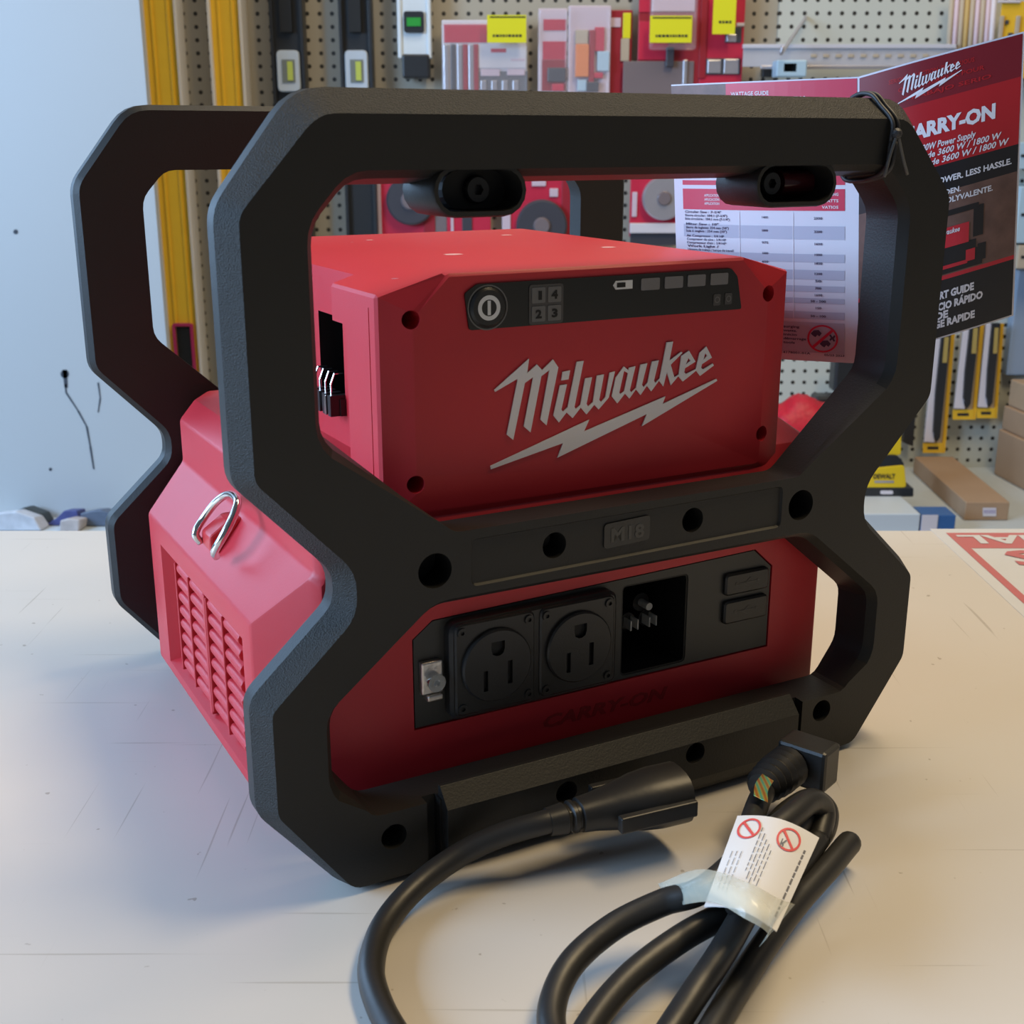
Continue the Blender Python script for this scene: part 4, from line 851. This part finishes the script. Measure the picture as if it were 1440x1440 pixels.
# folding saw packs hanging at the right
def sawpack(x0, x1, y0, y1, lean, label, lettering=True):
    Y = 2.67; P_ = empty('saw_pack', tuple(W((x0+x1)/2, y1, Y))); tag(P_, label, 'saw pack', 'yellow and black saw packs on the pegboard'); l0 = Vector(P_.location)
    def q(pts, m, nm, yo, th, par=None):
        b = newbm(); f = [b.verts.new(W(x, y, Y-yo)-l0) for x, y in pts]; g = [b.verts.new(W(x, y, Y-yo)-l0+Vector((0, th, 0))) for x, y in pts]
        b.faces.new(f); b.faces.new(g[::-1])
        for i in range(len(f)): j = (i+1) % len(f); b.faces.new((f[i], f[j], g[j], g[i]))
        return obj(nm, b, m, par or P_)
    w_ = x1-x0; L_ = lean
    q([(x0+L_, y0), (x1+L_, y0), (x1, y1), (x0, y1)], BAND['j'], 'card', 0, .004)
    q([(x1-w_*.16+L_, y0), (x1+L_, y0), (x1, y1), (x1-w_*.16, y1)], YEL, 'side_band', .003, .002)
    q([(x0, y1-14), (x1-w_*.1, y1-14), (x1-w_*.1, y1), (x0, y1)], YEL, 'foot_band', .005, .003)
    q([(x0+w_*.42+L_, y0), (x1-w_*.18+L_, y0), (x1-w_*.22, y1-22), (x1-w_*.35, y1-16), (x0+w_*.48, y1-30), (x0+w_*.40+L_*.4, y0*.5+y1*.5)], BLK, 'saw_handle', .018, .014)
    q([(x0+w_*.12+L_, y0), (x0+w_*.40+L_, y0), (x0+w_*.38+L_*.4, y0*.5+y1*.5), (x0+w_*.46, y1-30), (x0+w_*.52, y1-15), (x0+w_*.05, y1-16)], BAND['w'], 'saw_blade', .010, .003)
    q([(x0+w_*.2, y1-9), (x0+w_*.7, y1-9), (x0+w_*.7, y1-5), (x0+w_*.2, y1-5)], BLK, 'foot_print', .0055, .0004)
    q([(x0+w_*.55+L_*.95, y0+6), (x0+w_*.75+L_*.95, y0+6), (x0+w_*.72+L_*.8, y0+42), (x0+w_*.52+L_*.8, y0+42)], mat('gold print', (.45, .33, .10), .4), 'handle_print', .0185, .0004)
sawpack(1298, 1329, 468, 637, 14, 'saw pack hanging lowest, right beside the cage')
sawpack(1340, 1372, 455, 590, 12, 'saw pack in the middle of the hanging row, above the long carton')
sawpack(1374, 1402, 455, 588, 10, 'saw pack at the right of the row next to the stacked cartons')
bm = newbm(); vs = [(1283, 540), (1291, 540), (1284, 628), (1270, 622), (1272, 590)]
f = [bm.verts.new(W(x, y, 2.68)) for x, y in vs]; g = [bm.verts.new(W(x, y, 2.68)+Vector((0, .02, 0))) for x, y in vs]; bm.faces.new(f); bm.faces.new(g[::-1])
for i in range(5): j = (i+1) % 5; bm.faces.new((f[i], f[j], g[j], g[i]))
tag(obj('dark_sheath', bm, BLK), 'dark tool sheath on the pegboard between cage and saw packs', 'sheath')
bm = newbm(); wbox(bm, 1424, 1470, 380, 528, 2.68, .03); tag(obj('blue_grey_pack', bm, mat('pack blue grey', (.30, .38, .50), .4), bev=.003), 'blue-grey pack at the right edge above the stacked cartons', 'pack')
# things on the base shelf
CARD = mat('corrugated cardboard', (.40, .26, .16), .7, var=.08, vscale=20); CARDD = mat('cardboard end', (.26, .16, .095), .7, var=.08)
def shelfbox(name, label, cat, corners, h, m, top_m=None, tagged=None):
    """corners: four ground points on the shelf"""
    P_ = empty(name, (sum(c.x for c in corners)/4, sum(c.y for c in corners)/4, SZ)); tag(P_, label, cat); l0 = Vector(P_.location)
    bm = newbm(); a = [bm.verts.new(c-l0+Vector((0, 0, .0005))) for c in corners]; b = [bm.verts.new(c-l0+Vector((0, 0, h))) for c in corners]
    bm.faces.new(a[::-1]); bm.faces.new(b)
    for i in range(4): j = (i+1) % 4; bm.faces.new((a[i], a[j], b[j], b[i]))
    obj('carton', bm, m, P_, bev=.002); return P_
def G(x, y): return Vector((x, y, SZ))
# long carton running away to the left
e0 = T(1362, 744, SZ); zt = .088
n0 = T(1355, 742, SZ); 
cA = Vector((W(1359, 700, 2.30).x, 2.30, SZ)); cB = Vector((W(1421, 700, 2.30).x, 2.30, SZ))
ztop = W(1390, 706, 2.30).z-SZ
far = T(1262, 640, SZ+ztop); farR = T(1330, 655, SZ+ztop)
dv = Vector((W(1284, 662, 2.66).x-cA.x, 2.66-2.30, 0))
lc = shelfbox('long_carton', 'long narrow cardboard carton with a white label on its end, on the base shelf', 'carton', [cA, cB, cB+dv, cA+dv], ztop, CARD)
bm = newbm(); l0 = Vector(lc.location); decal_rect(bm, lambda x, y: W(x, y, 2.2985)-l0, 1382, 1401, 714, 726); obj('end_label', bm, PW, lc)
bm = newbm()
for k in range(5): decal_rect(bm, lambda x, y: W(x, y, 2.2980)-l0, 1384+k*3.4, 1386+k*3.4, 717, 722)
obj('end_label_print', bm, mat('violet print', (.35, .3, .5), .5), lc)
# stack of cartons at right
cfar = T(1388, 662, SZ); cdir = (T(1440, 690, SZ)-cfar); cdir.normalize(); cside = Vector((-cdir.y, cdir.x, 0)); cside = cside if cside.x > 0 else -cside
zprev = SZ
for i, (yt_, dx, lb_) in enumerate(((603, 0, 'cardboard carton at the right edge, bottom of the stack of three'), (570, .006, 'cardboard carton at the right edge, middle of the stack of three'), (533, .014, 'cardboard carton at the right edge, topmost of the stack of three'))):
    c0_ = cfar+cdir*.03+cside*dx; zt_ = W(1396, yt_, c0_.y).z
    q_ = [c0_, c0_+cdir*.30, c0_+cdir*.30+cside*.22, c0_+cside*.22]
    bm = newbm(); a_ = [bm.verts.new((p_.x, p_.y, zprev+.0006)) for p_ in q_]; b_ = [bm.verts.new((p_.x, p_.y, zt_)) for p_ in q_]; bm.faces.new(a_); bm.faces.new(b_[::-1])
    for k_ in range(4): j = (k_+1) % 4; bm.faces.new((a_[k_], a_[j], b_[j], b_[k_]))
    o = obj('stacked_carton', bm, CARD if i != 2 else mat('lighter cardboard', (.46, .31, .19), .7, var=.06), bev=.003); tag(o, lb_, 'carton', 'stacked cartons at the right edge'); zprev = zt_
# tape measures pack
Yt = 2.36
TM = empty('tape_measure', tuple(Vector((W(1248, 690, Yt).x, Yt+.03, W(1248, 698, Yt).z)))); tag(TM, 'yellow and black tape measure on its black card beside the long carton', 'tape measure'); l0 = Vector(TM.location)
YB = mat('tape yellow', (.80, .55, .02), .35)
def tq(pts, m, nm, yo, th, par=None, bev=.002):
    b = newbm(); f = [b.verts.new(W(x, y, Yt-yo)-l0) for x, y in pts]; g = [b.verts.new(W(x, y, Yt-yo)-l0+Vector((0, th, 0))) for x, y in pts]
    b.faces.new(f); b.faces.new(g[::-1])
    for i in range(len(f)): j = (i+1) % len(f); b.faces.new((f[i], f[j], g[j], g[i]))
    return obj(nm, b, m, par or TM, bev=bev)
tq(rnd([(1195, 686), (1285, 686), (1285, 699), (1195, 699)], 2, 2), BLK, 'black_base', .03, .09)
tq(rnd([(1211, 660), (1272, 654), (1275, 686), (1212, 686)], 5, 3), YB, 'yellow_case', .028, .06)
tq(rnd([(1208, 640), (1262, 640), (1272, 652), (1270, 658), (1211, 662)], 4, 3), BLK, 'rubber_grip', .026, .055)
tq(rnd([(1200, 590), (1268, 590), (1267, 640), (1205, 640)], 3, 3), YB, 'upper_card', .020, .045)
b = newbm(); put_text(b, 'DEWALT', lambda x, y: W(x, 1340-y, Yt-.0290)-l0, 1228, 1340-673, 6.5, width=31, bold=.03); obj('brand_lettering', b, BLK, TM)
tq([(1230, 676), (1257, 676), (1257, 679), (1230, 679)], BLD, 'print_line', .029, .0004, bev=0); tq(rnd([(1238, 690), (1256, 690), (1256, 695), (1238, 695)], 2, 2), PW, 'hang_slot', .031, .001, bev=0)
# white flat carton and blue item on the shelf just past the counter edge
ztf = W(1250, 722, 2.215).z
bm = newbm(); box(bm, W(1150, 722, 2.215).x, W(1294, 722, 2.215).x, 2.212, 2.335, SZ+.0005, ztf)
tag(obj('flat_white_carton', bm, mat('white carton', (.60, .66, .72), .4), bev=.002), 'flat bluish white carton under the tape measure, just past the counter edge', 'carton')
bm = newbm(); hz = W(1320, 724, 2.215).z; xb = W(1296, 722, 2.215).x; box(bm, xb, W(1344, 722, 2.215).x, 2.212, 2.27, SZ+.0005, hz); bk = obj('blue_box', bm, mat('blue cover', (.04, .13, .35), .4), bev=.001); tag(bk, 'small blue and white box in front of the long carton, just past the counter edge', 'box')
bm = newbm(); box(bm, xb, xb+.030, 2.2105, 2.2125, SZ+.002, hz+.0005); obj('white_panel', bm, PW, bk)
# red mesh bag and black thing beyond the right opening
bm = newbm(); a = W(1110, 612, 2.40)
rr = random.Random(5); bmesh.ops.create_icosphere(bm, subdivisions=4, radius=1)
c0 = W(1128, 590, 2.45)
for v in bm.verts:
    k = 1+.07*math.sin(9*v.co.x+2)*math.cos(7*v.co.z)+rr.uniform(-.03, .03); s_ = (lambda q: math.copysign(abs(q)**.7, q))
    v.co = Vector((c0.x+s_(v.co.x)*.080*k, c0.y+v.co.y*.06, SZ+.002+(s_(v.co.z)*k*.5+.5)*(W(1128, 560, 2.45).z-SZ)))
tag(obj('red_bag', bm, mat('red netting', (.55, .01, .03), .5, bump=1, bscale=120, var=.3, vscale=150), smooth=True), 'bright red netted bag seen through the right side of the cage', 'bag')
bm = newbm(); wbox(bm, 1174, 1206, 500, 552, 2.60, .05); tag(obj('black_pouch', bm, BLK, bev=.006), 'small black pouch hanging on the pegboard below the booklet', 'pouch')
bm = newbm(); wbox(bm, 1145, 1180, 558, 620, 2.55, .05); tag(obj('dark_case', bm, BLK, bev=.006), 'dark case standing behind the red netted bag', 'case')
# pale pegboard panel insert behind the booklet
PEG2 = peg_mat('pale pegboard', (0.62, 0.64, 0.58))
bm = newbm(); a = W(1040, 300, 2.712); b = W(1500, 300, 2.712); box(bm, W(1095, 30, 2.71).x, 1.895, 2.712, 2.7199, -.384, 1.45); struct('trim_3', bm, PEG2)
# clutter at the back left on the base shelf
CLUT = [('crumpled_packet', 'white and black crumpled packet far left behind the counter', [(-8, 722), (22, 719), (48, 728), (60, 742), (-8, 744)], (.55, .57, .62), 2.23),
        ('dark_glove', 'black folded glove on the far left shelf', [(14, 722), (34, 713), (58, 722), (68, 742), (52, 742), (40, 728)], (.04, .05, .05), 2.27),
        ('navy_packet', 'navy blue packet on the far left shelf, between the glove and the grey packet', [(80, 728), (90, 718), (108, 718), (112, 732), (112, 743), (62, 743), (66, 737)], (.06, .07, .22), 2.265),
        ('beige_wad', 'small beige wad on the far left shelf below the navy packet', [(84, 732), (96, 729), (112, 731), (112, 744), (84, 744)], (.50, .44, .42), 2.225),
        ('slate_packet', 'slate grey packet on the far left shelf beside the cage', [(112, 722), (128, 718), (142, 717), (158, 722), (170, 744), (118, 744)], (.10, .13, .19), 2.26)]
for nm, lb_, pts, col, Y in CLUT:
    bm = newbm(); pts = [(x, y if y < 740 else 760) for x, y in pts]; base = [W(x, y, Y) for x, y in pts]
    f = [bm.verts.new((p.x, p.y, max(p.z, SZ+.001))) for p in base]; g = [bm.verts.new((p.x+.004, p.y+.035, max(p.z-.006, SZ+.001))) for p in base]
    bm.faces.new(f); bm.faces.new(g[::-1])
    for i in range(len(f)): j = (i+1) % len(f); bm.faces.new((f[i], f[j], g[j], g[i]))
    tag(obj(nm, bm, mat(nm, col, .5, var=.3, vscale=60), bev=.003), lb_, 'packet' if 'glove' not in nm else 'glove')
